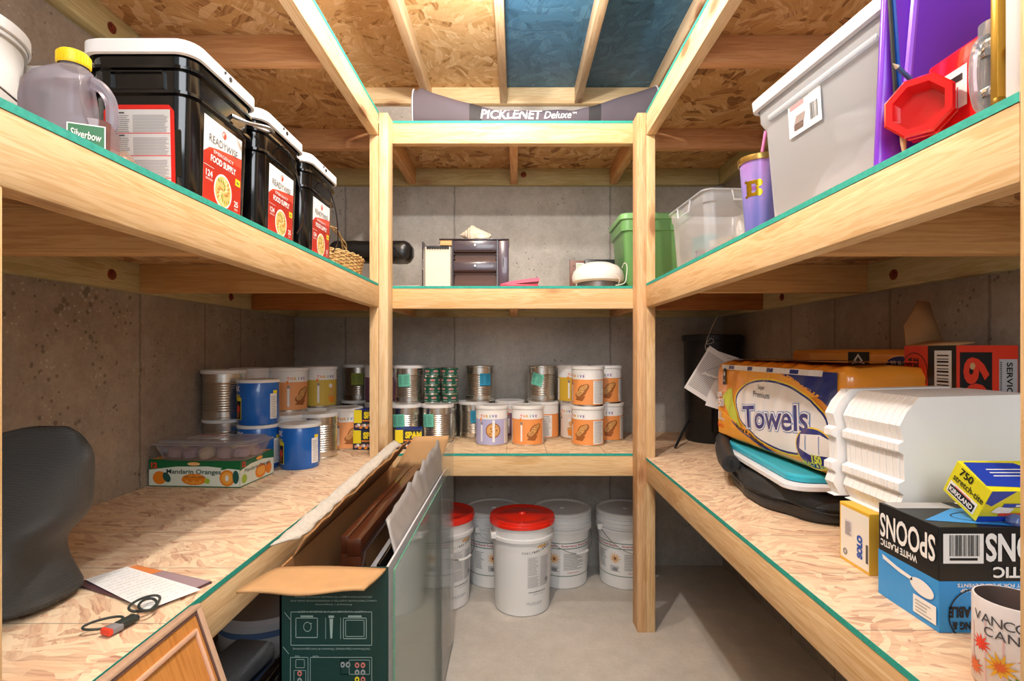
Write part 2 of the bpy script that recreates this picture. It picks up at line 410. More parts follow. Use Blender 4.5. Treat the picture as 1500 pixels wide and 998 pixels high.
# ------------------------------------------------------------------ the room
XL, XR, YB, ZC = -1.235, 1.16, 2.924, 2.655
struct(MB().box(XL-.2, XR+.2, -1.2, YB+.2, -.1, 0).build('floor', CONF, flat=True))
struct(MB().box(XL-.2, XL, -1.2, YB+.2, 0, ZC).build('wall_left', CONL, flat=True))
struct(MB().box(XR, XR+.2, -1.2, YB+.2, 0, ZC).build('wall_right', CONR, flat=True))
struct(MB().box(XL, XR, YB, YB+.2, 0, ZC).build('wall_back', CONB, flat=True))
struct(MB().box(XL-.2, -.046, -1.2, YB+.2, ZC, ZC+.05).box(-.046, XR+.2, -1.2, YB+.2, ZC, ZC+.05, 1).build('ceiling', [OSBC, OSBBLUE], flat=True))
for i, x in enumerate((-.89, -.48, -.065, .345, .755)):
    struct(MB().box(x-.019, x+.019, -1.2, 2.886, 2.566, ZC, b=.002).build('trim_%d' % (i+1), wood('ceiling_joist_%d' % i, 'y', 'eed8b4', 'c8a478')))
struct(MB().box(XL, XR, 2.886, YB, 2.566, ZC, b=.002).build('trim_6', wood('ceiling_ledger', 'x', 'eed6aa', 'cda872')))
# bare bulbs on the ceiling joists, above the picture
def bulb(loc, label, p):
    t = thing('light_bulb', loc, label, 'light', group=None)
    MB().lathe([(.0, .085), (.05, .085), (.05, .065), (.024, .05), (.022, .03), (0, .03)], 24).build('socket', LIDW, t)
    e = bpy.data.materials.new('bulb_glow'); e.use_nodes = True; b = e.node_tree.nodes['Principled BSDF']
    b.inputs['Emission Color'].default_value = LAMP_COL+(1,); b.inputs['Emission Strength'].default_value = 30
    MB().lathe([(.0, .03), (.013, .025), (.016, .008), (.026, -.012), (.028, -.025), (.02, -.042), (0, -.05)], 24).build('bulb', e, t)
    l = bpy.data.lights.new('bulb_light', 'POINT'); l.energy = p; l.shadow_soft_size = .022; l.color = LAMP_COL
    o = bpy.data.objects.new('bulb_light', l); COL.objects.link(o); o.location = (0, 0, -.078); o.parent = t
bulb((-.065, 1.80, 2.480), 'bare light bulb on the ceiling joist nearer the back shelves', LAMP_POWER[0])
bulb((-.19, .93, 2.569), 'bare light bulb on the ceiling nearer the doorway', LAMP_POWER[1])
# ------------------------------------------------------------------ shelving
D1, D2, D3 = .7455, 1.4867, 2.218
PL, BH, BT = .011, .089, .038
def bolt(x, y, z, ax, parent):
    M = T(x, y, z, ry={'+x': pi/2, '-x': -pi/2, '-y': 0}[ax], rx=pi/2 if ax == '-y' else 0)
    return MB().lathe([(.016, 0), (.016, .002), (.009, .003), (.009, .008), (0, .009)], 12, M=M).build('bolt', mat('bolt_rust', '8c4530', .5, .6), parent)
def side_unit(sgn, xf, xw, y0, label, deckmat):
    u = thing('shelving_unit', ((xf+xw)/2, 1.5, 0), label, 'shelving', group=None)
    ox, oy = -(xf+xw)/2, -1.5
    def bx(x0, x1, ya, yb, z0, z1, name, m, b=.002):
        x0, x1 = min(x0, x1), max(x0, x1)
        mb = MB().box(x0, x1, ya, yb, z0, z1, b=b); mb.build(name, m, u).location = (ox, oy, 0)
    xo = xf+sgn*BT                                       # outer face of beam and post
    xl = xw-sgn*BT
    for z in (D1, D2, D3):
        ys = y0 if sgn > 0 or z > 1 else .595
        a, b_ = min(xf, xw), max(xf, xw); pa, pb = min(xo, xw), max(xo, xw)
        mb = MB()
        mb.box(a, b_, ys, 2.225, z-PL, z).box(pa, pb, 2.225, 2.314, z-PL, z).box(a, b_, 2.314, YB, z-PL, z)
        # painted edge strip on the aisle side, underside in darker board
        e = xf-sgn*.0008
        mb.box(min(e, xf), max(e, xf), ys, 2.225, z-PL, z, 1)
        fm = []
        for f, m_ in zip(mb.f, mb.m):
            p = [Vector(mb.v[i]) for i in f]; n = (p[1]-p[0]).cross(p[2]-p[0])
            zz = sum(q.z for q in p)/len(p)
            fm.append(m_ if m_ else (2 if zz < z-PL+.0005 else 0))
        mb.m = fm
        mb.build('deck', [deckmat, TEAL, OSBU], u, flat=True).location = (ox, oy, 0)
        bx(xf, xo, ys, 2.225, z-PL-BH, z-PL, 'beam', W['y'] if z < 2 else wood('beam_top%d' % sgn, 'y', 'f0d8b2', 'd0a670'))
        bx(xw, xl, ys, YB-BT, z-PL-BH, z-PL, 'ledger', WG['y'])
        for k, y in enumerate((1.0, 1.665, 2.37)):
            m_ = wood('joist_%d_%d_%d' % (sgn, k, int(z*10)), 'x', ['dcae74', 'e0b070', 'c07c40'][k] if z < 2 else 'dcaa78', ['b47c44', 'c08a4c', '96521c'][k] if z < 2 else 'b87c4c')
            bx(xo if y < 2.3 else xf, xl, y, y+BT, z-PL-BH, z-PL, 'joist', m_)
        for y in (.85, 1.55, 2.2):
            bolt(xl, y, z-PL-.05, '-x' if sgn > 0 else '+x', u).location = (ox, oy, 0)
    bx(xf, xo, 2.225, 2.314, 0, D3-PL-BH, 'post', W['z'])
    if sgn > 0: bx(xf, xo, .489, .578, 0, 2.5, 'post', W['z'])
    else: bx(xf, xo, .506, .595, 0, D2-PL-BH, 'post', W['z'])
    return u
side_unit(-1, -.583, XL, .3, 'wooden stud shelving along the left wall, black buckets on its middle deck', OSBT)
side_unit(1, .557, XR, .578, 'wooden stud shelving along the right wall, paper towels on its lower deck', OSBR)
u = thing('shelving_unit', (0, 2.6, 0), 'wooden stud shelving across the back wall between the two side shelvings', 'shelving')
def bb(x0, x1, ya, yb, z0, z1, name, m):
    MB().box(x0, x1, ya, yb, z0, z1, b=.002).build(name, m, u).location = (0, -2.6, 0)
for z in (D1, D2, D3):
    mb = MB().box(-.583, .557, 2.314, YB, z-PL, z).box(-.543, .519, 2.3130, 2.314, z-PL, z, 1)
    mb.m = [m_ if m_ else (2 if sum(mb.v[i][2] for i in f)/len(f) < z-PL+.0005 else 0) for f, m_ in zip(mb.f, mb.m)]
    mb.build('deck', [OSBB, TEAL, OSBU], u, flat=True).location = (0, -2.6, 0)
    bb(-.583, .557, 2.314, 2.352, z-PL-BH, z-PL, 'beam', wood('back_beam_%d' % int(z*10), 'x', 'efd0a0', 'd09c5c'))
    bb(XL+BT, XR-BT, 2.886, YB, z-PL-BH, z-PL, 'ledger', WG['x'])
    for x in (-.568, -.008, .539):
        bb(x-.019, x+.019, 2.352, 2.886, z-PL-BH, z-PL, 'joist', WR['y'])
    bolt(.045, 2.886, z-PL-.035, '-y', u).location = (0, -2.6, 0)
for x0, m_ in ((-.581, wood('post_left', 'z', 'f2d8b0', 'd6ac74')), (.519, wood('post_right', 'z', 'ecc698', 'c48a54'))):
    bb(x0, x0+.038, 2.225, 2.3135, 0, D3-.004, 'post', m_)
# ------------------------------------------------------------------ tins on the lower shelves
CR, CHT = .0785, .190
def ribbed_prof(r, h):
    p = [(0, 0), (r-.003, 0), (r, .001), (r, .006), (r-.003, .009)]
    z = .03
    p.append((r-.003, z))
    while z < h-.045:
        p += [(r-.001, z+.002), (r-.003, z+.005), (r-.005, z+.0035+.004)]; z += .0095
        p.append((r-.003, z))
    p += [(r-.003, h-.012), (r, h-.009), (r, h-.002), (r-.003, h), (0, h)]
    return p
def plastic_lid(t, r, h):
    MB().lathe([(r+.001, h-.012), (r+.0035, h-.011), (r+.0035, h+.001), (r+.001, h+.003), (r-.006, h+.003), (r-.008, h+.001), (0, h+.001)], 40, cap0=False).build('lid', LIDW, t)
def steel_can(lid=True, note=None, nang=0, ntilt=0, label='', **k):
    t = thing('food_can', (0, 0, 0), label, 'can', **k)
    MB().lathe(ribbed_prof(CR, CHT-.003), 44).build('body', STEEL, t)
    if lid: plastic_lid(t, CR, CHT-.003)
    if note:
        a = Art(); w_, h_ = .062, .062; c, s_ = cos(ntilt), sin(ntilt)
        a.rect(-w_/2, -h_/2, w_/2, h_/2, 0, 1, rot=ntilt)
        for q in range(8):
            y = h_/2-.010-q*.0056; rr = random.Random(q+int(nang*10))
            for sx, ex in ((-.026, -.004), (.0, .026)):
                e = sx+(ex-sx)*(.6+.4*rr.random())
                a.poly([(x*c-yy*s_, x*s_+yy*c) for x, yy in ((sx, y), (e, y), (e, y+.0012), (sx, y+.0012))], 1, 3)
        mb = MB(); a.place(mb, cyl(CR+.0005, .115, nang), .012)
        mb.build('paper_note', [note, mat('note_ink', '2b5a55', .7)], t, angle=80)
    return t
THC = [RED, ORG, YEL, GRN, BLU, PUR]
def brand_can(colour, kind='bread', label='', **k):
    """wrapped tin: white top band with six small coloured letters, colour field, picture and a fact panel"""
    t = thing('food_can', (0, 0, 0), label, 'can', **k)
    MB().lathe([(0, 0), (CR-.003, 0), (CR, .001), (CR, .007), (CR-.002, .009), (CR-.002, CHT-.016), (CR, CHT-.013), (CR, CHT-.004), (CR-.004, CHT-.003), (0, CHT-.003)], 44).build('body', STEEL, t)
    mb = MB().lathe([(CR-.0008, .008), (CR-.0008, .128), (CR-.0008, .1285), (CR-.0008, CHT-.014)], 44, mt=[0, 1, 1], cap0=False, cap1=False)
    a = Art()
    for q, ch in enumerate('THRIVE'):
        a.text(ch, -.0365+q*.0145, .143, .0125, 2+q, 2, bold=.03)
    a.rect(-.045, .118, -.036, .134, 3, 1); a.rect(-.0405, .022, -.0315, .10, 1, 2); a.ell(-.036, .108, .006, .006, 9, 3)
    if kind == 'bread':
        for cx, cy, rx, ry, ro in ((.028, .074, .022, .03, -.5), (.044, .088, .015, .022, -.7), (.012, .056, .022, .016, .4)):
            a.ell(cx, cy, rx, ry, 8, 2, rot=ro); a.ell(cx-.002, cy+.003, rx*.6, ry*.72, 10, 3, rot=ro)
            for g in (-.35, .1, .5): a.rect(cx-rx*.6, cy+g*ry, cx+rx*.6, cy+g*ry+.0018, 8, 4, rot=ro+.3)
        a.poly([(-.01, .03), (.03, .026), (.045, .05), (.01, .05)], 8, 2)
    elif kind == 'pie':
        a.ell(.022, .075, .036, .036, 8, 2); a.ell(.022, .075, .031, .031, 10, 3)
        for q in range(6): a.ell(.022+.016*cos(q), .075+.018*sin(q*1.7), .004, .004, 8, 4, 8)
        a.rect(.018, .02, .03, .125, 1, 5)
    elif kind == 'bowl':
        a.ell(.03, .075, .032, .030, 1, 2); a.ell(.03, .078, .026, .023, 10, 3); a.ell(.03, .08, .02, .016, 11, 4)
        for q in range(8): a.ell(.03+.012*cos(q*2.1), .08+.01*sin(q*1.3), .004, .003, 2+q % 3, 5, 8)
    else:
        a.poly([(.01, .05), (.05, .05), (.044, .02), (.016, .02)], 3, 2); a.ell(.03, .056, .021, .008, 10, 3); a.ell(.03, .085, .010, .018, 10, 3); a.ell(.022, .1, .01, .01, 1, 4)
    # fact panel round the side
    a.rect(.082, .012, .145, .122, 1, 2); a.lines(.087, .018, .140, .116, 16, 9, 3, fill=.35, seed=5); a.rect(.087, .115, .13, .118, 9, 3)
    a.rect(-.16, .012, -.10, .122, 1, 2); a.lines(-.155, .018, -.105, .116, 14, 9, 3, fill=.35, seed=6)
    a.place(mb, cyl(CR-.0008, 0), .012, .0003)
    mb.keepn = True
    mb.build('label', [colour, WHT, RED, ORG, mat('ink_amber', 'e0b020', .5), GRN, BLU, PUR, BRN, GRY, TAN, mat('ink_moss', '7a9a3c', .5)], t, angle=80)
    plastic_lid(t, CR, CHT-.003)
    return t
def blue_tub(label='', **k):
    t = thing('frosting_tub', (0, 0, 0), label, 'can', **k); r = .0745; h = .172
    mb = MB().lathe([(0, 0), (r-.006, 0), (r-.004, .003), (r-.004, .012), (r, .02), (r, h-.012), (r-.002, h-.008), (0, h-.008)], 44)
    a = Art()
    a.rect(-.095, .022, -.062, .105, 1, 2); a.rect(-.092, .024, -.065, .092, 2, 3); a.ell(-.078, .062, .010, .016, 3, 4); a.ell(-.08, .04, .009, .012, 4, 4)
    a.text('ICING', -.092, .110, .014, 1, 3, bold=.05, al='c'); a.text('MIX', -.092, .138, .02, 5, 3, bold=.05)
    a.rect(.045, .022, .078, .118, 5, 2); a.lines(.049, .028, .075, .112, 13, 6, 3, fill=.3); a.rect(.058, .118, .08, .130, 1, 2)
    a.place(mb, cyl(r, 0), .012)
    mb.build('body', [mat('tub_blue', '1666c0', .28, coat=.4), YEL, BLK, RED, BRN, WHT, GRY], t, angle=60)
    MB().lathe([(r-.001, h-.012), (r+.003, h-.012), (r+.0035, h-.003), (r, h), (0, h)], 40, cap0=False).build('lid', LIDW, t)
    return t
CPE = mat('can_peach', 'f0a468', .5); CYE = mat('can_mustard', 'd8b84a', .5); CLV = mat('can_lavender', 'b4b4dc', .5); CPU = mat('can_purple', '8e6078', .5); COR = mat('can_orange', 'ee9a54', .5); CWH = mat('can_cream', 'e8e0d8', .5)
z1, z2 = D1, D1+CHT
G = 'large food tins stacked on the lower shelves'
proto = {}
def put(kind, x, y, tier, rz, label, mk=None):
    if kind not in proto:
        o = mk(); proto[kind] = o; o.location = (x, y, z2 if tier else z1); o.rotation_euler = (0, 0, rz); o['label'] = label; o['group'] = G
        return o
    return dup(proto[kind], (x, y, z2 if tier else z1), rz, label, G)
pl = lambda: steel_can(True)
bare = lambda: steel_can(False)
tn = lambda: steel_can(True, TEL, -.15, .05)
# left corner
put('plain', -1.155, 2.08, 0, .4, 'shiny ribbed tin hidden beneath the ribbed tin beside the left wall', pl)
put('plain', -1.15, 2.065, 1, 0, 'shiny ribbed tin with white lid above the clear clamshell, nearest the left wall')
put('peach', -1.15, 2.27, 0, 0, 'peach labelled tin hidden on the shelf behind the left ribbed tin', lambda: brand_can(CPE, 'bread'))
put('peach', -1.15, 2.27, 1, .75, 'peach labelled tin on top tier, just right of the leftmost ribbed tin')
put('plain', -1.02, 2.33, 0, 0, 'ribbed tin under the wide peach tin on the left shelf')
put('peach', -1.01, 2.33, 1, .85, 'large peach tin on the top tier above the blue tubs')
put('white', -.935, 2.49, 0, .9, 'cream labelled tin below the mustard tin on the left shelf', lambda: brand_can(CWH, 'cup'))
put('mustard', -.94, 2.51, 1, .75, 'mustard yellow tin with dessert picture, top tier of the left shelf', lambda: brand_can(CYE, 'cup'))
put('white', -.965, 2.235-.035, 0, .5, 'cream tin with red berry picture between the blue tubs and the bright ribbed tin')
put('plain', -.845, 2.265-.02, 0, .7, 'bright ribbed tin with white lid right of the blue tubs')
put('peach', -.80, 2.455, 0, .40, 'peach tin with bread picture beside the yellow snack packs')
dk = put('plain', -.865, 2.835, 0, .2, 'ribbed tin with grey lid in the dark left corner')
put('olive', -.85, 2.835, 1, .1, 'ribbed tin with olive paper note in the dark back corner', lambda: steel_can(True, OLV, .1, 0))
put('purple', -.71, 2.74, 0, 0, 'purple labelled tin on the shelf behind the left posts, lower one', lambda: brand_can(CPU, 'cup'))
put('purple', -.71, 2.74, 1, .3, 'purple labelled tin behind the left posts, upper one')
# back shelf
put('teal_note', -.548, 2.70, 1, 0, 'ribbed tin with teal note on the top tier right of the left posts', tn)
put('teal_note', -.548, 2.63-.02, 0, -.1, 'ribbed tin with teal note on the lower tier, nearest the left posts')
put('teal_note', -.388, 2.61, 0, -.35, 'ribbed tin with teal note, second on the lower tier of the back shelf')
put('plain', -.375, 2.82-.02, 0, .2, 'ribbed tin behind the second teal noted tin, under the small green tins')
put('blue_note', -.22, 2.765, 0, .15, 'ribbed tin with blue note on the lower tier beside the lavender tin', lambda: steel_can(True, LBL, .1, .0))
put('blue_top', -.19, 2.79, 1, .1, 'lidless ribbed tin with blue note standing on the top tier', lambda: steel_can(False, LBL, .35, 0))
put('lavender', -.116, 2.56, 0, -.15, 'lavender tin with pie picture on the lower tier of the back shelf', lambda: brand_can(CLV, 'pie'))
put('purple', -.03, 2.82, 0, .4, 'purple tin behind the gap between the lavender and the orange tin')
put('orange', .06, 2.56, 0, .05, 'orange tin with bread picture beside the lavender tin', lambda: brand_can(COR, 'bread'))
put('orange', .15, 2.765, 0, -1.35, 'orange and white tin set back right of the middle orange tin')
put('tilt_note', .14, 2.79, 1, 0, 'lidless ribbed tin with crooked teal note on the top tier', lambda: steel_can(False, TEL, -.35, -.25))
put('white', .315, 2.745, 0, -.8, 'white tin on the lower tier under the yellow soup tin')
put('soup', .30, 2.735, 1, .1, 'yellow tin with soup bowl picture on the top tier', lambda: brand_can(mat('can_yellow', 'e0b434', .5), 'bowl'))
put('orange', .352, 2.545, 0, -.85, 'orange tin at the front of the lower tier left of the right posts')
put('orange', .352, 2.545, 1, -.85, 'orange tin stacked on top at the front left of the right posts')
put('orange', .475, 2.69, 0, -.35, 'orange tin with bread picture on the lower tier nearest the right posts')
put('orange', .468, 2.69, 1, -.35, 'orange tin with bread picture on the top tier nearest the right posts')
# blue tubs
b0 = blue_tub('blue tub with white lid standing on another blue tub', group='blue tubs'); b0.location = (-.998, 2.03, D1+.173); b0.rotation_euler.z = .42
dup(b0, (-.998, 2.035, D1), .6, 'blue tub underneath the stacked blue tub, behind the orange carton')
dup(b0, (-.846, 2.055, D1), .36, 'blue tub right of the stacked pair of blue tubs')
# small green and pink tins, four high
t = thing('small_tin', (0, 0, 0), '', 'can')
r, h = .0415, .0445
mb = MB().lathe([(0, 0), (r-.002, 0), (r, .002), (r, .005), (r-.001, .007), (r-.001, h-.007), (r, h-.005), (r, h-.002), (r-.002, h), (0, h)], 28, mt=[2, 2, 2, 0, 0, 0, 0, 2, 2])
a = Art()
for q in range(6):
    u0 = -.12+q*.045
    a.ell(u0, .027, .014, .0055, 1, 2); a.ell(u0+.002, .026, .003, .004, 3, 3, 10); a.rect(u0-.013, .012, u0+.013, .0135, 4, 2)
a.place(mb, cyl(r-.0005, 0), .01)
mb.build('body', [mat('tin_green', '1f5a44', .35), mat('tin_rose', 'c69a96', .4), STEEL, RED, WHT], t, angle=60)
first = True
for ci, (x, y, nm) in enumerate(((-.423, 2.66, 'left'), (-.333, 2.655, 'middle'), (-.352, 2.75, 'rear'))):
    for q in range(4):
        lab = 'small green and rose tin, %s in the %s column' % (('lowest', 'second from the bottom', 'third from the bottom', 'topmost')[q], nm)
        o = t if first else dup(t, (0, 0, 0)); first = False
        o.location = (x+.002*sin(q*3), y, z2+.001+q*h); o.rotation_euler.z = .3*sin(q*5+ci); o['label'] = lab; o['group'] = 'small green tins'
# yellow snack packs
def snack(label):
    t = thing('canned_meat_pack', (0, 0, 0), label, 'package', group='yellow packs')
    mb = MB().box(-.06, .06, -.045, .045, 0, .092, 0, b=.004)
    a = Art(); a.rect(-.058, .002, .058, .09, 1, 1); a.rect(-.058, .03, -.022, .09, 2, 2); a.text('SPAM', .025, .066, .032, 2, 3, w=.075, bold=.06); a.rect(-.02, .038, .055, .044, 3, 3)
    for q in range(12): a.ell(-.045+.009*q, .016+.006*sin(q*2.2), .008, .007, (4, 5, 3)[q % 3], 3, 10)
    a.place(mb, plane((0, -.045, 0), (1, 0, 0), (0, 0, 1)))
    b_ = Art(); b_.rect(-.043, .002, .043, .09, 2, 1); b_.place(mb, plane((-.06, 0, 0), (0, -1, 0), (0, 0, 1)))
    mb.build('carton', [NAV, mat('pack_dark', '2a2e3a', .4), YEL, ORG, mat('pack_pink', 'd49a84', .5), WHT], t); return t
s0 = snack('yellow and black snack pack standing on the shelf beside the left post'); s0.location = (-.685, 2.44, D1)
dup(s0, (-.683, 2.445, D1+.0925), 0, 'yellow and black snack pack stacked on the other beside the left post')
s2 = dup(s0, (-.50, 2.455, D1), .1, 'yellow pack on the back shelf right of the left posts, before the teal noted tin')
# ------------------------------------------------------------------ left lower shelf: carton, clamshell, papers, keys, bag
t = thing('orange_carton', (-1.062, 1.845, D1), 'green and white carton of tinned mandarin oranges on the left lower shelf', 'carton', rz=R(-4))
bw, bd, bh = .158, .105, .090
mb = MB().box(-bw, bw, -bd, bd, 0, bh, 0, b=.002)
GG = mat('carton_green', '0f6a3a', .4); PL_ = mat('carton_pale', 'e6efe0', .45); OJ = mat('orange_fruit', 'f08a1c', .45); OJD = mat('orange_dark', 'c85a10', .5); LF = mat('leaf_teal', '1c5a50', .5)
def carton_art(wd, seed):
    a = Art()
    a.poly([(-wd, .004), (wd, .004), (wd, .060), (wd*.3, .070), (-wd*.4, .068), (-wd, .056)], 1, 1)
    a.poly([(-wd, .058), (-wd*.4, .070), (wd*.3, .072), (wd, .062), (wd, .09), (-wd, .09)], 4, 1)
    return a
a = carton_art(bw, 1)
a.ell(0, .026, .043, .019, 2, 2); a.ell(0, .026, .035, .013, 3, 3)
for q in range(9): a.ell(-.03+.0075*q, .028+.005*sin(q*2), .006, .009, 2, 4, 10)
a.ell(-.12, .03, .024, .022, 2, 2); a.ell(-.095, .032, .012, .018, 5, 3, rot=.6)
a.ell(.115, .032, .026, .027, 2, 2); a.ell(.115, .032, .02, .02, 3, 3); a.ell(.115, .032, .006, .01, 6, 4); a.ell(.145, .036, .011, .022, 5, 3); a.ell(.11, .066, .018, .004, 4, 4, rot=.3)
a.text('Mandarin Oranges', .0, .050, .020, 7, 5, w=.19, bold=.01); a.text('12', -.138, .072, .02, 8, 5, bold=.05); a.rect(-.035, .034, .04, .0355, 7, 5)
a.ell(0, .078, .022, .006, 3, 3); a.text('Golden Star', 0, .078, .006, 6, 4, bold=0); a.ell(.047, .022, .009, .009, 9, 5)
a.place(mb, plane((0, -bd, 0), (1, 0, 0), (0, 0, 1)))
a = carton_art(bd, 2)
a.ell(.02, .03, .035, .024, 2, 2); a.ell(.02, .032, .026, .016, 3, 3); a.ell(.07, .03, .02, .02, 2, 2); a.ell(-.08, .025, .015, .015, 9, 2)
a.text('Mandarin Oranges', .0, .05, .016, 7, 5, w=.16, bold=0); a.text('12', -.085, .075, .018, 8, 5, bold=.05); a.ell(.01, .078, .02, .006, 3, 3)
a.place(mb, plane((bw, 0, 0), (0, 1, 0), (0, 0, 1)))
a = Art(); a.rect(-bw+.004, -bd+.004, bw-.004, bd-.004, 3, 1); a.place(mb, plane((0, 0, bh), (1, 0, 0), (0, 1, 0)))
mb.build('carton', [GG, PL_, OJ, mat('orange_light', 'f8b04a', .5), GG, LF, WHT, mat('ink_forest', '123c30', .5), RED, mat('ink_lime', 'a8c83c', .5)], t)
CLR = clear('clear_tray', 'f4f6f8', .80, .10, .5, 'e4e4ea'); CLL = clear('clear_lid', 'f4f6f8', .60, .12, .5, 'd8d6da')
t = thing('bakery_clamshell', (-1.035, 1.80, D1+.0905), 'clear ribbed plastic clamshell of cookies on top of the mandarin carton', 'container', rz=R(-3))
mb = MB(); rings = []
for z, k, rb in ((0, .86, 0), (.004, .88, 0), (.042, .98, 1), (.05, 1.0, 0), (.052, 1.05, 0), (.055, 1.05, 0)):
    ring = []
    for q in range(96):
        an = 2*pi*q/96; c, s_ = cos(an), sin(an); e = .28
        x = .165*k*math.copysign(abs(c)**e, c); y = .085*k*math.copysign(abs(s_)**e, s_)
        f = 1-.018*(q % 4 < 2)*(1 if z < .045 and z > .001 else 0); ring.append((x*f, y*f, z))
    rings.append(ring)
mb.loft(rings, 0, True, False); mb.build('tray', CLR, t, angle=20)
mb = MB().rloft([(.173, .092, .03, .053), (.173, .092, .03, .056), (.160, .080, .03, .058), (.156, .076, .03, .066), (.145, .066, .03, .067)], 0, cap0=False).build('lid', CLL, t)
a = Art().rect(-.055, -.035, .055, .035, 0, 1).rect(-.05, .022, .05, .031, 1, 2).lines(-.05, -.03, .045, .018, 7, 2, 2); mb = MB(); a.place(mb, plane((-.02, 0, .0672), (1, 0, 0), (0, 1, 0))); mb.build('label', [WHT, RED, GRY], t)
for q in range(10):
    x = -.115+.057*(q % 5); y = -.033+.066*(q//5)
    MB().lathe([(0, 0), (.024, .001), (.027, .012), (.024, .026), (.012, .033), (0, .034)], 18, M=T(x, y, .006, rx=.25*sin(q), ry=.2*cos(q*2))).build('cookie', mat('cookie_%d' % (q % 3), ('b89c9c', 'a88c98', 'd8c0a4')[q % 3], .7, var=.2, bscale=90), t)
# paper and magazine
PV = [(-.843, 1.024), (-.806, 1.085), (-.589, .981), (-.637, .902)]
t = thing('magazine', (-.72, 1.0, D1+.0005), 'magazine with orange and mauve cover beneath the handwritten sheet on the left shelf', 'magazine')
mb = MB().prism([(-.135, .012), (-.075, .098), (.128, .02), (.085, -.085)], 0, .004, 0)
a = Art().poly([(-.105, .055), (-.075, .096), (.0, .068), (-.03, .02)], 1, 1).poly([(.0, .067), (.126, .02), (.11, -.02), (-.03, .03)], 2, 1); a.place(mb, plane((0, 0, .004), (1, 0, 0), (0, 1, 0)))
mb.build('magazine_cover', [mat('mag_dark', '5a3d44', .35), mat('mag_orange', 'e88a4c', .35), mat('mag_mauve', 'a89096', .35)], t)
t = thing('paper_sheet', (-.719, .998, D1+.006), 'white sheet with handwriting lying on a magazine on the left lower shelf', 'paper')
mb = MB(); Pq = [(x+.719, y-.998) for x, y in PV]
a = Art().poly(Pq, 0, 0)
c0 = Vector(Pq[1])+Vector(Pq[0]); 
A_, B_, C_, D_ = [Vector(p) for p in Pq]           # D near-right ... rows run from A-side to B-side
rr = random.Random(4)
for k in range(15):
    f = .06+.06*k; p = A_.lerp(D_, f); q = B_.lerp(C_, f); s0_ = .06
    while s0_ < .9:
        e = min(.93, s0_+.03+.05*rr.random())
        if rr.random() < .85:
            u0, u1 = p.lerp(q, s0_), p.lerp(q, e); dv = (D_-A_).normalized()*.0009
            a.poly([tuple(u0), tuple(u1), tuple(u1+dv), tuple(u0+dv)], 1, 1)
        s0_ = e+.015
fn = lambda u, v, h_: Vector((u, v, .0005+h_*.4+.004*max(0, (u*-.5+v*-.9))*10*.1))
a.place(mb, fn, .03); mb.build('sheet', [WHT, mat('pen_ink', '77727c', .7)], t, solid=.0)
t = thing('key_loop', (-.655, .865, D1+.003), 'black looped cord keyring with red tipped clip on the left lower shelf', 'keyring')
KB = mat('cord_dark', '2c3330', .5)
mb = MB()
def loopc(cx, cy, rx, ry, rot, z0, dz): return [(cx+rx*cos(q)*cos(rot)-ry*sin(q)*sin(rot), cy+rx*cos(q)*sin(rot)+ry*sin(q)*cos(rot), z0+dz*sin(q/2)) for q in [2*pi*k/24 for k in range(24)]]
mb.tube(loopc(.012, .042, .013, .026, -.3, .004, .014), .0022, 8, closed=True); mb.tube(loopc(.022, .036, .012, .022, .35, .006, .012), .0022, 8, closed=True)
mb.tube(loopc(-.016, -.014, .009, .026, -.9, .003, .008), .002, 8, closed=True); mb.build('cord', KB, t)
MB().box(-.009, .009, -.018, .014, .001, .011, M=T(.016, -.002, 0, rz=-.3), b=.003).build('clip', KB, t)
MB().box(-.010, .010, -.03, -.012, .0, .010, M=T(.016, -.004, 0, rz=-.3), b=.002).build('tag', mat('tag_grey', '8a8a8c', .4), t)
MB().box(-.0105, .0105, -.036, -.029, .0, .0105, M=T(.016, -.004, 0, rz=-.3), b=.002).build('tip', RED, t)['label'] = 'red plastic tip'
# big black bag
def bagmat():
    N = NB('ribbed_black_cloth'); v = N.coords((1, 1, 1))
    wv = N.n('ShaderNodeTexWave', wave_type='BANDS', bands_direction='Z'); wv.inputs['Scale'].default_value = 130; wv.inputs['Distortion'].default_value = 1.5; wv.inputs['Detail Scale'].default_value = .3
    N.l(v, wv.inputs['Vector']); c = N.ramp(wv.outputs['Fac'], [(0, S('1c1d1d')), (1, S('5a5b5a'))]); N.l(c, N.b.inputs['Base Color'])
    N.b.inputs['Roughness'].default_value = .42; N.bump(wv.outputs['Fac'], .5, .002); return N.m
t = thing('tote_bag', (-1.0, .935, D1), 'large dark grey ribbed cloth bag slumped on the near left lower shelf', 'bag')
mb = MB(); rings = []
for k in range(15):
    f = k/14; z = .285*f
    hw = [.205, .195, .180, .168, .163, .166, .178, .198, .215, .226, .232, .236, .235, .222, .20][k]
    hd = [.10, .10, .10, .098, .095, .09, .085, .08, .072, .065, .055, .045, .035, .025, .012][k]
    sx = 0
    ring = []
    for q in range(56):
        an = 2*pi*q/56; c, s_ = cos(an), sin(an)
        x = hw*math.copysign(abs(c)**.5, c)+sx; y = hd*math.copysign(abs(s_)**.75, s_)
        nz = noise.noise(Vector((x*7, y*7, z*9+3)))*.022*(.3+f)
        zz = z+(.050*(x/hw)*f if k > 9 else 0)+.012*f*noise.noise(Vector((x*10, y*5, 9)))
        ring.append((x+nz*c, y+nz*s_*.8, max(zz, 0)))
    rings.append(ring)
mb.loft(rings); mb.build('bag_body', bagmat(), t, angle=60, sub=1)
mb = MB(); ap = bez([(-.12, -.02, .285), (-.05, -.07, .23), (.06, -.085, .20), (.12, -.05, .24), (.15, -.0, .31)], 10); mb.tube(ap, .006, 8); mb.build('strap', mat('strap_black', '232323', .5), t)
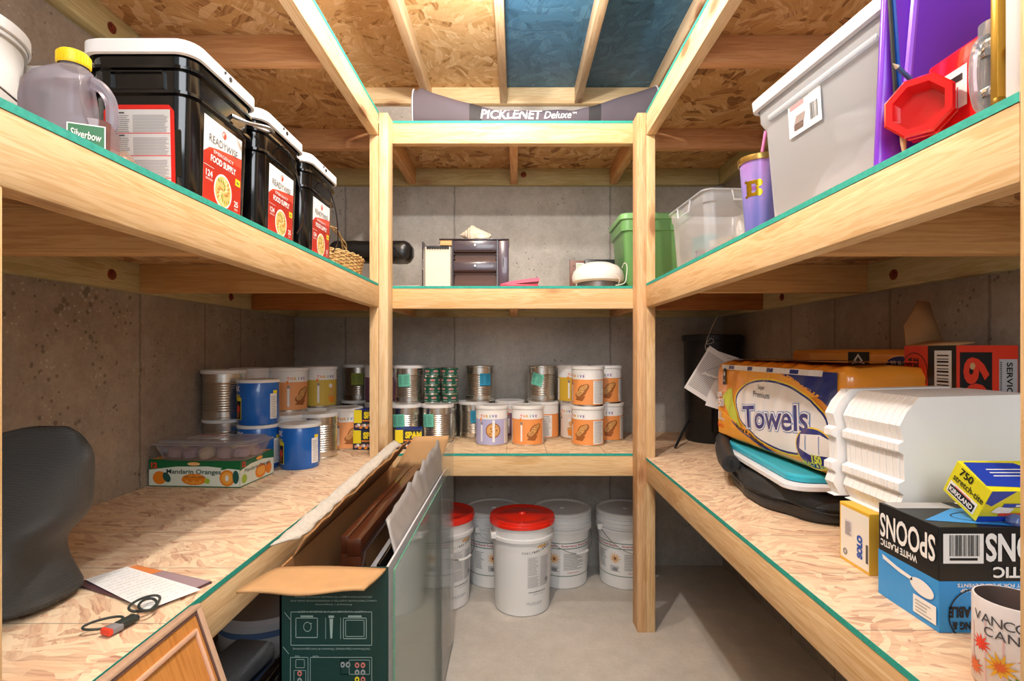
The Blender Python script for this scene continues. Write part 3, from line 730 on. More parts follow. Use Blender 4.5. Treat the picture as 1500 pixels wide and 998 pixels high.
# ------------------------------------------------------------------ boxed screen carton and what stands in it
def sheetgrid(P00, P10, P11, P01, nu, nv, fn=None):
    A, B, C, D = map(Vector, (P00, P10, P11, P01)); vs = []
    for j in range(nv+1):
        for i in range(nu+1):
            u, v = i/nu, j/nv; p = (A*(1-u)+B*u)*(1-v)+(D*(1-u)+C*u)*v
            if fn: p = p+Vector(fn(u, v))
            vs.append(tuple(p))
    return vs, [(j*(nu+1)+i, j*(nu+1)+i+1, (j+1)*(nu+1)+i+1, (j+1)*(nu+1)+i) for j in range(nv) for i in range(nu)]
bx0, bx1, by0, by1, bz = -.522, -.282, 1.157, 2.15, .72
t = thing('television_carton', (bx0/2+bx1/2, 1.65, 0), 'tall open green and white television carton holding picture frames, left of the aisle', 'carton')
off = Vector((-(bx0+bx1)/2, -1.65, 0))
def cb(mb, name, mats, **k): o = mb.build(name, mats, t, **k); o.location = off; return o
TG = mat('carton_teal', '073a36', .38); TW = mat('carton_grey_white', 'd4d4d8', .35)
mb = MB().box(bx0, bx1, by0, by0+.005, 0, bz, 0).box(bx0, bx1, by1-.005, by1, 0, bz, 1).box(bx0, bx0+.005, by0, by1, 0, bz, 1).box(bx1-.005, bx1, by0+.002, by1, 0, bz, 2).box(bx0+.005, bx1-.005, by0+.005, by1-.005, .002, .008, 1)
a = Art()
# upside-down printed drawings, as the carton stands on its head (u to the left, v downward from the top edge)
wd = bx1-bx0
for k, s_ in enumerate(('SPECIFICATIONS SUBJECT TO CHANGE WITHOUT NOTICE', 'CARACTERISTIQUES SUJETTES A MODIFICATIONS SANS AVIS', 'Printed / Imprime')):
    a.text(s_, .120, .016+k*.0085, .0045, 3, 2, w=(.17, .19, .08)[k], bold=0)
def rot(u, v): return u, v
a.box_line(.035, .055, .215, .117, .0012, 3)
a.box_line(.155, .066, .204, .103, .0014, 3); a.rect(.165, .062, .193, .065, 3, 2); a.ring(.178, .083, .009, .009, .0012, 3); a.rect(.168, .076, .172, .0775, 3, 2)
a.box_line(.047, .066, .099, .105, .0014, 3); a.box_line(.052, .070, .094, .101, .0012, 3); a.rect(.058, .062, .088, .065, 3, 2)
a.poly([(.121, .068), (.129, .068), (.127, .104), (.123, .104)], 3, 2); a.rect(.119, .062, .131, .0665, 3, 2); a.rect(.137, .066, .138, .105, 3, 2); a.rect(.104, .066, .105, .105, 3, 2)
a.text('Unit Dimensions (Approximate) / Dimensions de l\'unité (approximatives)', .125, .123, .005, 3, 2, w=.17, bold=0)
a.text('NET WEIGHT / POIDS NET', .125, .049, .0042, 3, 2, w=.15, bold=0)
a.box_line(.035, .138, .172, .24, .0011, 3); a.box_line(.176, .138, .216, .24, .0011, 3); a.box_line(.184, .142, .204, .158, .001, 3); a.box_line(.181, .162, .208, .235, .001, 3)
a.box_line(.04, .143, .105, .17, .0009, 3); a.box_line(.085, .143, .105, .17, .0009, 3); a.text('REAR', .16, .137, .004, 3, 3, bold=0); a.text('SIDE', .2, .137, .004, 3, 3, bold=0)
for u_, v_, m_ in ((.055, .153, 4), (.068, .153, 4), (.055, .166, 5), (.068, .166, 5), (.055, .179, 4), (.068, .179, 6), (.195, .168, 4), (.195, .181, 5), (.088, .152, 5), (.1, .152, 5)):
    a.ell(u_, v_, .0052, .0052, m_, 2, 16); a.ell(u_, v_, .0022, .0022, 0, 3, 10)
# u runs left, v runs down (the print is upside down)
for u_, v_ in ((.222, .062), (.225, .125)): a.rect(u_-.009, v_, u_+.009, v_+.0012, 3, 3, rot=-.8)
a.place(mb, lambda u, v, h_: Vector((bx1-u, by0-h_, bz-(.060+(v-.012) if v < .052 else .097+(v-.055)*1.21))), None)
# rather than mirror, the letters read inverted like the photo: flip handled by u,v both reversed
cb(mb, 'carton_body', [TG, CARDI, TW, mat('print_pale', '9fb8b2', .5), mat('jack_red', 'd07a70', .5), mat('jack_grey', 'a0a8a8', .5), YEL], flat=True)
# flaps
mb = MB(); vs, fs = sheetgrid((bx0-.006, by0, bz+.001), (bx1-.004, by0, bz+.001), (bx1-.018, by0-.125, bz+.008), (bx0-.028, by0-.128, bz+.006), 12, 6, lambda u, v: (0, .006*sin(u*9)*v, .003*sin(v*3+u*4))); mb.add(vs, fs)
cb(mb, 'front_flap', CARD, solid=.005)
mb = MB(); vs, fs = sheetgrid((bx0+.002, by0+.06, bz-.0), (bx0+.002, by1-.05, bz), (bx0+.095, by1-.06, .845), (bx0+.028, by0+.07, .765), 40, 5, lambda u, v: (.003*sin(u*20)*v, 0, v*.010*noise.noise(Vector((u*16, 2, 0))))); mb.add(vs, fs)
cb(mb, 'side_flap', CARDI, solid=.004)
mb = MB(); vs, fs = sheetgrid((bx0+.008, by0+.09, .752), (bx0+.075, by1-.1, .835), (bx0+.045, by1-.1, .850), (bx0-.03, by0+.02, .762), 50, 3, lambda u, v: (.006*noise.noise(Vector((u*22, v*3, 4))), 0, .006*noise.noise(Vector((u*30, v*4, 0))))); mb.add(vs, fs)
cb(mb, 'torn_edge', TORN, solid=.003)
mb = MB(); vs, fs = sheetgrid((bx0+.03, by1, bz), (bx1-.02, by1, bz), (bx1+.005, by1+.03, .846), (bx0+.10, by1+.03, .842), 6, 5); mb.add(vs, fs)
cb(mb, 'back_flap', CARD, solid=.004)
mb = MB(); vs, fs = sheetgrid((bx1-.003, by0+.10, bz-.02), (bx1-.003, by1-.02, bz-.02), (bx1-.028, by1-.04, .840), (bx1-.045, by0+.17, .772), 44, 5, lambda u, v: (.006*noise.noise(Vector((u*9, v*4, 4)))*v, 0, v*.02*noise.noise(Vector((u*14, 7, 0))))); mb.add(vs, fs)
cb(mb, 'silver_flap', mat('flap_silver', '9a9694', .35, var=.2, bscale=20), solid=.004)['label'] = 'silvery torn side flap'
# picture frames standing in the carton
FW = mat('frame_walnut', '4a2412', .3, var=.35, bscale=22, bump=.1, coat=.3)
def pframe(x, w_, y0, y1, z1, label):
    t = thing('framed_picture', (x, (y0+y1)/2, .012), label, 'picture frame', group='framed pictures in the carton')
    L = (y1-y0)/2; H = z1-.012
    MB().box(-w_/2, w_/2, -L, L, H-.045, H, b=.0022).box(-w_/2, w_/2, -L, L, 0, .045, b=.0022).box(-w_/2, w_/2, -L, -L+.045, .04, H-.04, b=.0022).box(-w_/2, w_/2, L-.045, L, .04, H-.04, b=.0022).build('frame', FW, t)
    MB().box(-.003, .003, -L+.04, L-.04, .04, H-.04).build('backing', CARDI, t)
pframe(-.425, .020, 1.30, 2.10, .738, 'dark walnut picture frame standing in the carton, left of the two')
pframe(-.392, .034, 1.27, 2.10, .742, 'thicker dark walnut picture frame standing in the carton, right of the two')
t = thing('flat_screen', (-.345, 1.7, .012), 'grey and black flat panel standing in the carton beside the frames', 'screen')
MB().box(-.016, .004, -.42, .42, 0, .655, b=.006).build('panel', mat('panel_grey', '8a8a90', .35), t); MB().box(.004, .016, -.42, .42, 0, .665, b=.004).build('screen', BLKP, t)
# glass sheets leaning against the carton
GLS = clear('glass_sheet', 'eef4f2', .90, .05, .35, 'e8f0ee'); GED = mat('glass_edge', '5f9a80', .15)
t = thing('glass_sheet', (-.268, 1.64, 0), 'clear glass sheet with green edges standing against the side of the television carton', 'glass')
mb = MB().box(-.002, .002, -.485, .50, 0, .716); mb.m = [0, 0, 1, 1, 0, 1]; mb.build('glass', [GLS, GED], t, flat=True)
t = thing('glass_sheet', (-.256, 1.72, 0), 'taller narrower clear sheet at the far end of the television carton', 'glass')
MB().box(-.0015, .0015, .10, .43, 0, .835).build('glass', clear('clear_sheet', 'f4f4f4', .88, .08, .3, 'e6e6e6'), t, flat=True)
# cupboard door leaning on the left shelf
t = thing('cupboard_door', (-.548, .71, .762), 'honey wood raised panel cupboard door leaning on the edge of the left lower shelf', 'door', ry=R(-19))
HW = wood('honey_wood', 'z', 'd8954e', 'b06a28', knots=0); HF = mat('door_edge', 'c8a488', .5, var=.12, bscale=40)
L, H, Th = .20, .60, .020
mb = MB().box(-Th, 0, -L, L, -.045, 0, b=.003).box(-Th, 0, -L, L, -H, -H+.045, b=.003).box(-Th, 0, L-.018, L, -H+.04, -.04, b=.003).box(-Th, 0, -L, -L+.045, -H+.04, -.04, b=.003)
MB().box(-Th, 0, -L, L, -.008, 0, b=.002).box(-Th, 0, -L, L, -H, -H+.012, b=.002).box(-Th, 0, L-.012, L, -H+.01, -.006, b=.002).box(-Th, 0, -L, -L+.012, -H+.01, -.006, b=.002).build('frame', HF, t)
MB().box(-Th+.002, -.004, -L+.010, L-.010, -H+.01, -.007).build('panel', HW, t)
MB().box(-.005, .001, -L+.02, L-.03, -.040, -.032, b=.002).box(-.005, .001, L-.032, L-.026, -H+.05, -.032, b=.002).build('moulding', mat('door_bead', 'e0b090', .4), t)
MB().box(-.0045, -.002, -L+.011, L-.011, -.012, -.008).box(-.0045, -.002, L-.016, L-.012, -H+.02, -.008).build('groove', mat('door_groove', '6a4c44', .6), t)
# under the left shelf
t = thing('plastic_bucket', (-.745, 1.58, 0), 'white bucket with blue band and white lid under the left shelf', 'bucket')
BW = mat('bucket_white', 'e6e6e8', .4)
MB().lathe([(0, 0), (.115, 0), (.12, .01), (.135, .40), (.138, .40), (.138, .42), (.13, .425), (0, .425)], 44, mt=[0, 0, 0, 1, 1, 1, 0]).build('body', [BW, mat('band_blue', '6f8fc0', .4)], t)
MB().lathe([(.139, .418), (.143, .42), (.143, .44), (.132, .45), (.120, .445), (0, .444)], 44, cap0=False).build('lid', BW, t)
t = thing('storage_box', (-.80, 1.13, 0), 'dark navy box on the floor beneath the left lower shelf', 'box')
mb = MB().box(-.19, .185, -.24, .24, 0, .395, b=.006); a = Art().text('fax', .12, .30, .03, 1, 1); a.place(mb, plane((0, -.24, 0), (1, 0, 0), (0, 0, 1))); mb.build('box_body', [mat('box_navy', '1f2a3c', .4), mat('ink_pale_blue', '8fa0d0', .5)], t)
t = thing('telephone', (-.705, 1.17, .399), 'speckled grey desk telephone with oval button panel under the left shelf', 'telephone', rz=R(-8), rx=0)
GP = mat('grey_speckle', '77797c', .45, var=.25, bscale=160)
MB().box(-.055, .055, -.17, .20, 0, .05, b=.014, seg=3).build('case', GP, t)
mb = MB(); Art().ring(0, 0, .035, .085, .003, 0, 1).place(mb, plane((0, -.03, .0502), (1, 0, 0), (0, 1, 0))); mb.build('button_ring', DGR, t)
for q in range(6): MB().lathe([(.009, 0), (.009, .004), (.006, .006), (0, .006)], 14, M=T(-.012+.024*(q % 2), -.07+.03*(q//2), .05)).build('button', mat('btn', '55575a', .5), t)
t = thing('computer_keyboard', (-.590, 1.25, 0), 'black keyboard standing on end beneath the left lower shelf beside the television carton', 'keyboard')
MB().box(-.012, .012, -.08, .08, 0, .43, b=.004).build('case', BLKP, t)
mb = MB()
for r_ in range(6):
    for c_ in range(19): mb.box(.012, .018, -.068+r_*.023, -.050+r_*.023, .015+c_*.0212, .032+c_*.0212, b=.002, seg=1)
mb.build('keys', mat('key_black', '2a2a2c', .5), t)
# ------------------------------------------------------------------ buckets on the floor under the back shelf
def pail(kind, label, **k):
    t = thing('food_bucket', (0, 0, 0), label, 'bucket', **k)
    if kind == 'red': h, rb, rt = .425, .128, .143
    else: h, rb, rt = .372, .130, .146
    tp = (rt-rb)/h
    pr = [(0, 0), (rb-.006, 0), (rb, .006)]
    zz = h-.09
    pr += [(rb+tp*zz, zz), (rb+tp*zz+.011, zz+.002), (rb+tp*zz+.011, zz+.016), (rb+tp*zz+.002, zz+.018)]
    if kind == 'white':
        for q in range(3):
            z_ = zz+.02+q*.02; pr += [(rt, z_), (rt+.006, z_+.002), (rt+.006, z_+.008), (rt, z_+.010)]
    else: pr += [(rt, zz+.05), (rt+.004, zz+.052), (rt+.004, zz+.06), (rt, zz+.062)]
    pr += [(rt, h), (0, h)]
    mb = MB().lathe(pr, 56)
    fnc = lambda u, v, h_: Vector(((rb+tp*v+h_)*sin(u/rb), -(rb+tp*v+h_)*cos(u/rb), v))
    a = Art()
    if kind == 'red':
        for q, ch in enumerate('SHELFRELIANCE'):
            a.text(ch, .0+q*.0105, .292+.0002*q*q-.0006*q, .009, 1, 2, bold=.0 if q < 5 else .06)
        for q in range(5): a.ell(.072+.008*q, .315+.004*sin(q*2), .009, .0035, 3, 2, 10, rot=.7-.2*q)
        a.rect(.02, .13, .135, .275, 4, 1); a.lines(.024, .19, .07, .272, 12, 2, 2, .3, .3, 3); a.lines(.082, .135, .13, .27, 22, 2, 2, .35, .2, 4); a.lines(.024, .135, .076, .185, 8, 2, 2, .3, .2, 9); a.rect(.112, .146, .13, .164, 2, 3)
        a.text('www.shelfreliance.com', .07, .112, .007, 1, 2, bold=.02); a.text('1-877-743-5373', .075, .100, .006, 2, 2, bold=0); a.text('NET WT. 25 LB', .055, .062, .008, 2, 2, bold=0); a.rect(.03, .054, .085, .0555, 2, 2)
    else:
        for v in (.232, .205, .066): a.rect(-.2, v, .2, v+.0035 if v > .1 else v+.003, 5, 2)
        a.rect(-.2, .2085, .2, .232, 0, 1)
        for u0 in (-.125, .065): a.text('Emergency Food Supply', u0, .2195, .0145, 6, 2, w=.17, bold=.02)
        for q in range(12):
            an = q*pi/6; a.poly([(-.055+.010*cos(an-.3), .155+.010*sin(an-.3)), (-.055+.034*cos(an), .155+.036*sin(an)), (-.055+.010*cos(an+.3), .155+.010*sin(an+.3))], 3, 2)
        a.ell(-.055, .155, .008, .008, 7, 3)
        a.lines(-.01, .10, .10, .185, 11, 1, 2, .28, .35, 8); a.lines(-.15, .10, -.10, .19, 12, 1, 2, .28, .35, 5); a.text('MADE IN USA', .04, .084, .007, 6, 2, bold=0); a.lines(-.08, .09, -.03, .12, 5, 2, 2)
        a.ell(-.055, .10, .014, .011, 2, 2)
    a.place(mb, fnc, .015, .0003)
    mb.build('body', [mat('pail_white', 'ecebe9', .38), DGR, GRY, mat('ink_gold', 'e8a428', .5), mat('label_tint', 'dedddd', .5), mat('ink_pine', '1f5a44', .5), mat('ink_crimson', 'b83a44', .5), BRN], t, angle=40)
    if kind == 'red':
        RP = mat('lid_red', 'ee2c1a', .25, coat=.4)
        MB().lathe([(rt+.004, h-.028), (rt+.012, h-.026), (rt+.012, h-.012), (rt+.008, h-.010), (rt+.010, h-.002), (rt+.008, h+.004), (rt-.012, h+.004), (rt-.016, h+.0015), (rt-.05, h+.001), (rt-.06, h+.004), (.018, h+.006), (.014, h+.014), (0, h+.014)], 56, cap0=False).build('lid', RP, t)
    else:
        mb = MB().lathe([(rt+.003, h-.012), (rt+.007, h-.010), (rt+.007, h+.006), (rt, h+.010), (rt-.008, h+.008), (rt-.012, h+.001), (.012, h+.001), (.010, h+.005), (0, h+.005)], 56, cap0=False); mb.build('lid', mat('lid_greyish', 'd8d6d2', .4), t)
    # bail handle hanging against the side, with a grip
    ang0 = {'red': .55, 'white': .6}[kind]; rr_ = rt+.012; pts = []
    for q in range(25):
        s_ = q/24*pi; x = rr_*cos(s_); y = -(rr_*.98)*sin(s_); z = h-.07-.12*sin(s_)
        pts.append((x*cos(ang0)-y*sin(ang0), x*sin(ang0)+y*cos(ang0), z))
    MB().tube(pts, .0016, 6).build('wire_handle', WIRE, t)
    MB().tube(pts[10:15], .006, 10).build('grip', LIDW, t)
    for q in (0, -1): MB().box(-.012, .012, -.012, .012, -.014, .014, M=T(*pts[q]), b=.003).build('handle_lug', LIDW, t)
    return t
p0 = pail('red', 'white bucket with red lid standing in front under the back shelf', group='white buckets under the back shelf'); p0.location = (.032, 2.478, 0); p0.rotation_euler.z = .0
dup(p0, (-.352, 2.52, 0), .35, 'white bucket with red lid half behind the glass sheet, left of the other')
for c_ in list(p0.children):
    if c_.name.startswith(('wire_handle', 'grip')): bpy.data.objects.remove(c_)
p1 = pail('white', 'white lidded food bucket between the two red lidded buckets', group='white buckets under the back shelf'); p1.location = (-.115, 2.762, 0); p1.rotation_euler.z = .45
dup(p1, (.245, 2.755, 0), .05, 'white lidded food bucket right behind the front red lidded one')
dup(p1, (.575, 2.745, 0), -.15, 'white lidded food bucket beside the right post on the floor')
# ------------------------------------------------------------------ middle shelf, left: black food buckets, jugs, pail, basket
def black_bucket(label, rz=0):
    t = thing('food_bucket', (0, 0, 0), label, 'bucket', group='black square buckets on the left middle shelf')
    HX, HY, H = .103, .122, .310
    S_ = lambda f, z, e=0: (HX*f+e, HY*f+e, .035, z)
    mb = MB().rloft([S_(.90, 0), S_(.91, .003), S_(.962, .205), S_(.965, .207, .007), S_(.965, .213, .007), S_(.966, .215), S_(.98, .252), S_(.982, .254, .007), S_(.982, .260, .007), S_(.984, .262), S_(1, H-.02)])
    mb.build('body', BLKP, t, angle=30)
    MB().rloft([S_(1, H-.030, .004), S_(1, H-.028, .009), S_(1, H-.004, .009), S_(1, H, .004), S_(.93, H), S_(.92, H-.004)], cap0=False).build('lid', mat('lid_bright', 'f4f4f4', .35), t)
    # labels: taper of the wall per height
    def side(axis, sgn, off=.0008):
        def f(u, v, h_):
            k = .91+(.962-.91)*(v/.205); d = (HX if axis == 'x' else HY)*k+off+h_
            return Vector((sgn*d, u*sgn, v)) if axis == 'x' else Vector((u*(-sgn), sgn*d, v))
        return f
    a = Art(); x0, x1, y0, y1 = -.072, .072, .012, .192
    a.rect(x0, y0, x1, y1, 1, 0); a.poly([(x0, y0), (x1, y0), (x1, .150), (x0+.05, .138), (x0+.02, .132), (x0, .118)][::1], 0, 1)
    a.poly([(x0, .118), (x0+.03, .13), (x1, .128), (x1, y0), (x0, y0)], 0, 1)
    a.text('READYWISE', 0, .152, .016, 2, 3, w=.108, bold=.0); a.ring(0, .176, .008, .008, .002, 0, 3); a.ell(.002, .174, .004, .006, 0, 3)
    a.text('EMERGENCY', 0, .128, .007, 1, 3, w=.075, bold=0); a.text('FOOD SUPPLY', 0, .112, .014, 1, 3, w=.096, bold=.03)
    a.ell(.0, .055, .034, .036, 1, 2); a.ell(0, .055, .030, .032, 3, 3)
    for q in range(40):
        an = q*2.4; rr = .027*sqrt(q/40); a.ell(rr*cos(an), .055+rr*1.05*sin(an), .005, .0022, (4, 5, 3, 6)[q % 4], 4+q % 2, 8, rot=an)
    a.text('124', -.052, .078, .013, 1, 3, bold=.02); a.text('SERVINGS', -.052, .066, .004, 1, 3, bold=0); a.text('25', .052, .042, .013, 1, 3, bold=.02); a.text('YEAR', .052, .030, .004, 1, 3, bold=0)
    a.rect(.047, .084, .067, .099, 7, 3); a.text('4x', .057, .0915, .008, 2, 4); a.rect(x0, .092, -.035, .0928, 1, 3); a.rect(-.03, .02, .04, .0208, 1, 3)
    mb = MB(); a.place(mb, side('x', 1), None, .0003)
    mb.build('front_label', [mat('label_red', 'ea4a34', .35), WHT, DGR, mat('food_tan', 'e8c070', .6), mat('food_cream', 'f2dfa8', .6), mat('food_brown', 'c08840', .6), mat('food_green', '8aa040', .6), YEL], t, flat=True)
    a = Art(); x0, x1 = -.068, .068
    a.poly([(x0, .0), (x1, .0), (x1, .175), (x1-.01, .187), (x0+.01, .187), (x0, .175)], 0, 0); a.rect(x0+.008, .0, x1-.008, .178, 1, 1)
    for q in range(4):
        yb = .006+q*.043; a.rect(x0+.008, yb-.003, x1-.008, yb-.0015, 0, 2); a.lines(x0+.011, yb, x0+.05, yb+.034, 9, 2, 2, .4, .15, q); a.lines(x0+.056, yb, x1-.011, yb+.034, 12, 2, 2, .4, .12, q+7)
        a.rect(x0+.011, yb+.035, x0+.04, yb+.038, 3, 2)
    a.rect(x1-.0, .05, x1+.012, .14, 4, 0)
    mb = MB(); a.place(mb, side('y', -1), None, .0003); mb.build('side_label', [mat('label_scarlet', 'dc2820', .35), mat('label_grey', 'd4d4d4', .4), GRY, DGR, mat('sticker_dark', '1c1a0c', .4)], t, flat=True)
    a = Art().rect(-.05, .218, .05, .248, 0, 1); mb = MB().box(-.052, .052, -.1245, -.112, .214, .217).box(-.052, .052, -.1245, -.112, .247, .250).box(-.052, -.049, -.1245, -.112, .214, .25).box(.049, .052, -.1245, -.112, .214, .25); mb.build('hand_grip', BLKP, t)
    MB().lathe([(0, 0), (.005, .0), (.005, .002), (0, .002)], 14, M=T(.1125, .0, H-.014, ry=pi/2)).lathe([(0, 0), (.003, .0), (.003, .002), (0, .002)], 10, M=T(.1125, -.02, H-.010, ry=pi/2)).build('lid_button', BLK, t)
    return t, HX, HY
b1, HX, HY = black_bucket('black square food bucket with white lid nearest the camera, its side label showing')
b1.location = (-.725, 1.124, D2)
mb = MB().tube(bez([(.100, .03, .232), (.125, .05, .225), (.145, .10, .236), (.135, .145, .243), (.10, .13, .252)], 8), .0042, 8); mb.build('bail_handle', WIRE, b1)
b2 = dup(b1, (-.725, 1.402, D2), 0, 'second black square food bucket from the camera, between the two others')
b3 = dup(b1, (-.725, 1.69, D2), 0, 'third black square food bucket, farthest along and next to the wicker basket')
for b_ in (b2, b3):
    for c in list(b_.children):
        if c.name.startswith(('bail_handle', 'side_label')): bpy.data.objects.remove(c)
    mb = MB().tube(bez([(.103, -.02, .25), (.125, -.01, .235), (.136, .03, .16), (.130, .06, .08), (.108, .075, .045)], 8), .002, 6); mb.build('hanging_handle', BLKP, b_)
dup(b2, (-.985, 1.22, D2), 0, 'black square food bucket with white lid standing behind, partly hidden by the honey jugs')
# jugs
JM = clear('jug_plastic', 'dcd8e0', .62, .22, .3, 'c6c2cc'); SYR = mat('honey_dark', '6a4a48', .25, coat=.5)
def jug(label, lab=True):
    t = thing('honey_jug', (0, 0, 0), label, 'jug', group='honey jugs on the left middle shelf')
    secs = [(.066, .050, .02, .0), (.070, .054, .022, .006), (.070, .054, .022, .115), (.068, .052, .024, .138), (.056, .046, .026, .158), (.032, .032, .024, .176), (.022, .022, .0215, .184), (.022, .022, .0215, .196)]
    # body notched for the handle on its +x side
    mb = MB(); rings = []
    for hw, hd, r, z in secs:
        ring = []
        for q, (sx, sy) in enumerate(((1, 1), (-1, 1), (-1, -1), (1, -1))):
            for k in range(7):
                an = q*pi/2+k*pi/2/6; ring.append((sx*(hw-r)+r*cos(an), sy*(hd-r)+r*sin(an), z))
        if .09 < z < .17: ring = [(x if x < .02 else .02+(x-.02)*.15, y, zz) for x, y, zz in ring]
        rings.append(ring)
    mb.loft(rings); mb.build('body', JM, t, angle=50)
    mb = MB().rloft([(.063, .047, .02, .004), (.066, .050, .02, .088), (.024, .046, .015, .092), (.024, .040, .015, .150)]); mb.build('honey', SYR, t)
    MB().tube(bez([(.024, 0, .166), (.044, 0, .158), (.058, 0, .135), (.060, 0, .10), (.056, 0, .085)], 6), .0105, 10).build('handle', JM, t)
    mb = MB().lathe([(.025, .186), (.026, .188), (.026, .206), (.023, .209), (0, .209)], 40, cap0=False)
    for q in range(30): mb.box(.0255, .027, -.001, .001, .189, .205, M=T(rz=q*2*pi/30))
    mb.build('cap', mat('cap_yellow', 'f2cf1e', .4), t)
    if lab:
        a = Art(); a.rect(-.002, -.03, .056, .03, 1, 0); a.rect(0, -.028, .054, .028, 0, 1); a.text('Silverbow', .027, .012, .013, 1, 3, w=.046, bold=.01, rot=-.12); a.ring(.018, -.006, .009, .009, .001, 1, 3); a.ell(.008, -.002, .004, .006, 2, 3); a.ell(.048, -.016, .006, .007, 1, 3)
        mb = MB(); a.place(mb, plane((.008, -.0546, .045), (1, 0, 0), (0, 0, 1))); mb.build('label', [mat('label_green', '1f6a3c', .4), WHT, YEL], t)
    return t
j = jug('plastic honey jug with yellow cap and green label in front of the black buckets'); j.location = (-.728, .862, D2); j.rotation_euler.z = R(24); j.scale = (.86, .9, .97)
j2 = dup(j, (-.870, .80, D2), R(-40), 'plastic honey jug with yellow cap cut off by the left edge of the photo')
for c in list(j2.children):
    if c.name.startswith('label'): bpy.data.objects.remove(c)
t = thing('plastic_bag', (-.700, .935, D2), 'small clear bag of nuts between the honey jug and the black bucket', 'bag')
mb = MB().lathe([(0, 0), (.022, .002), (.028, .02), (.024, .045), (.012, .062), (.003, .07), (0, .07)], 20); mb.map(lambda p: p+Vector((noise.noise(p*60), noise.noise(p*60+Vector((5, 0, 0))), 0))*.006); mb.build('bag_body', clear('bag_clear', 'ffffff', .5, .2, .4, 'b09888'), t)
for q in range(26):
    an = q*2.4; rr = .017*sqrt((q % 9)/9); MB().lathe([(0, -.006), (.005, -.003), (.0055, .002), (0, .007)], 8, M=T(rr*cos(an), rr*sin(an), .010+.0035*(q//2), rx=q, ry=q*2)).build('nut', mat('nut%d' % (q % 2), ('9a6a48', 'c8a888')[q % 2], .6), t)
t = thing('white_pail', (-1.096, .965, D2), 'off-white round pail with wire handle behind the honey jugs, at the left edge', 'bucket')
MB().lathe([(0, 0), (.125, 0), (.13, .01), (.138, .30), (.144, .302), (.144, .322), (.138, .325), (0, .325)], 48).build('body', mat('pail_offwhite', 'd8d4ce', .45), t)
MB().lathe([(.145, .31), (.149, .312), (.149, .333), (.140, .338), (0, .336)], 48, cap0=False).build('lid', LIDW, t)
MB().tube([(.146*cos(q), .146*sin(q)*1.0, .27-.08*sin(pi*(q+.9)/2.6)) for q in [-.9+2.6*k/16 for k in range(17)]], .002, 6).build('wire_handle', WIRE, t)
a = Art().rect(-.05, .1, .09, .24, 0, 1).lines(-.04, .12, .08, .22, 9, 1, 2); mb = MB(); a.place(mb, cyl(.1365, 0, .5), .02); mb.build('label', [WHT, GRY], t)
# wicker basket
def wickermat():
    N = NB('wicker'); v = N.coords((1, 1, 1)); n = N.noise(v, 60, 3); c = N.ramp(n, [(.3, S('a87a3c')), (.7, S('e8cc92'))]); N.l(c, N.b.inputs['Base Color']); N.b.inputs['Roughness'].default_value = .55; return N.m
WK = wickermat()
t = thing('wicker_basket', (-.757, 2.16, D2), 'small oval wicker basket with arched handle at the far end of the left middle shelf', 'basket')
mb = MB(); nst = 36
def bas(an, f, e=0): k = .86+.14*f; return Vector(((.113*k+e)*cos(an), (.205*k+e)*sin(an), .004+.092*f))
for lv in range(15):
    f = lv/14; pts = []
    for q in range(nst*3):
        an = 2*pi*q/(nst*3); pts.append(bas(an, f, .0032*cos(an*nst/2+(lv % 2)*pi)))
    mb.tube(pts, .0031, 6, closed=True)
for q in range(nst): mb.tube([bas(2*pi*q/nst, f/4, 0) for f in range(5)], .0026, 5)
for q in (0, 1): mb.tube([bas(2*pi*k/90, 1.04, .0035*cos(k*.9+q*pi))+Vector((0, 0, .004*sin(k*.9+q*pi))) for k in range(90)], .0038, 6, closed=True)
mb.build('woven_body', WK, t); MB().prism([tuple(bas(2*pi*q/30, 0)[:2]) for q in range(30)], 0, .004).build('base', WK, t)
mb = MB()
for q in range(3): mb.tube([(.004*cos(k*.7+q*2.1)+.006*(q-1), -.205*cos(pi*k/40)*.98, .09+.135*sin(pi*k/40)+.004*sin(k*.7+q*2.1)) for k in range(41)], .0028, 6)
mb.build('handle', WK, t)
# black leather bag lying across basket
t = thing('leather_bag', (-.66, 2.40, D2+.112), 'black leather roll bag lying across the wicker basket behind the left posts', 'bag')
mb = MB(); rings = []
for k in range(25):
    f = k/24; x = -.19+.38*f; e = min(1, .62+5*min(f, 1-f)) if 0 < f < 1 else .45
    rings.append([(x, .062*e*math.copysign(abs(cos(q))**.7, cos(q)), .052+.050*e*math.copysign(abs(sin(q))**.7, sin(q))+.004*noise.noise(Vector((x*20, q, 1)))) for q in [2*pi*i/24 for i in range(24)]])
mb.loft(rings); mb.build('bag_body', mat('leather_black', '161616', .32, bump=.5, bscale=90), t, angle=60)
MB().tube(bez([(.10, -.05, .08), (.13, -.068, .05), (.16, -.06, .02)], 6), .004, 6).build('strap', mat('strap_leather', '202020', .4), t)
# ------------------------------------------------------------------ middle shelf, back
t = thing('paper_stack', (-.50, 2.50, D2), 'white papers lying flat left of the jewellery cabinet', 'papers')
MB().box(-.07, .07, -.10, .10, 0, .007, M=T(rz=.1)).box(-.068, .066, -.09, .1, .0075, .013, M=T(rz=-.08)).build('sheets', WHT, t)
t = thing('jewellery_cabinet', (-.165, 2.52, D2), 'dark brown jewellery cabinet with open side door and missing drawers', 'cabinet')
DK = mat('espresso_wood', '33262b', .28, coat=.3); INN = mat('cabinet_inner', '54301e', .5); CRM = mat('lining_cream', 'e8dcc6', .8)
hw, hd, H = .132, .085, .235
mb = MB().box(-.190, hw+.004, -hd-.006, hd, H-.006, H, b=.002).box(-hw, hw, -hd, hd, 0, .008).box(-hw, hw, hd-.006, hd, 0, H-.006).box(-hw, -hw+.008, -hd, hd, 0, H-.006).box(.078, .084, -hd, hd, 0, H-.006)
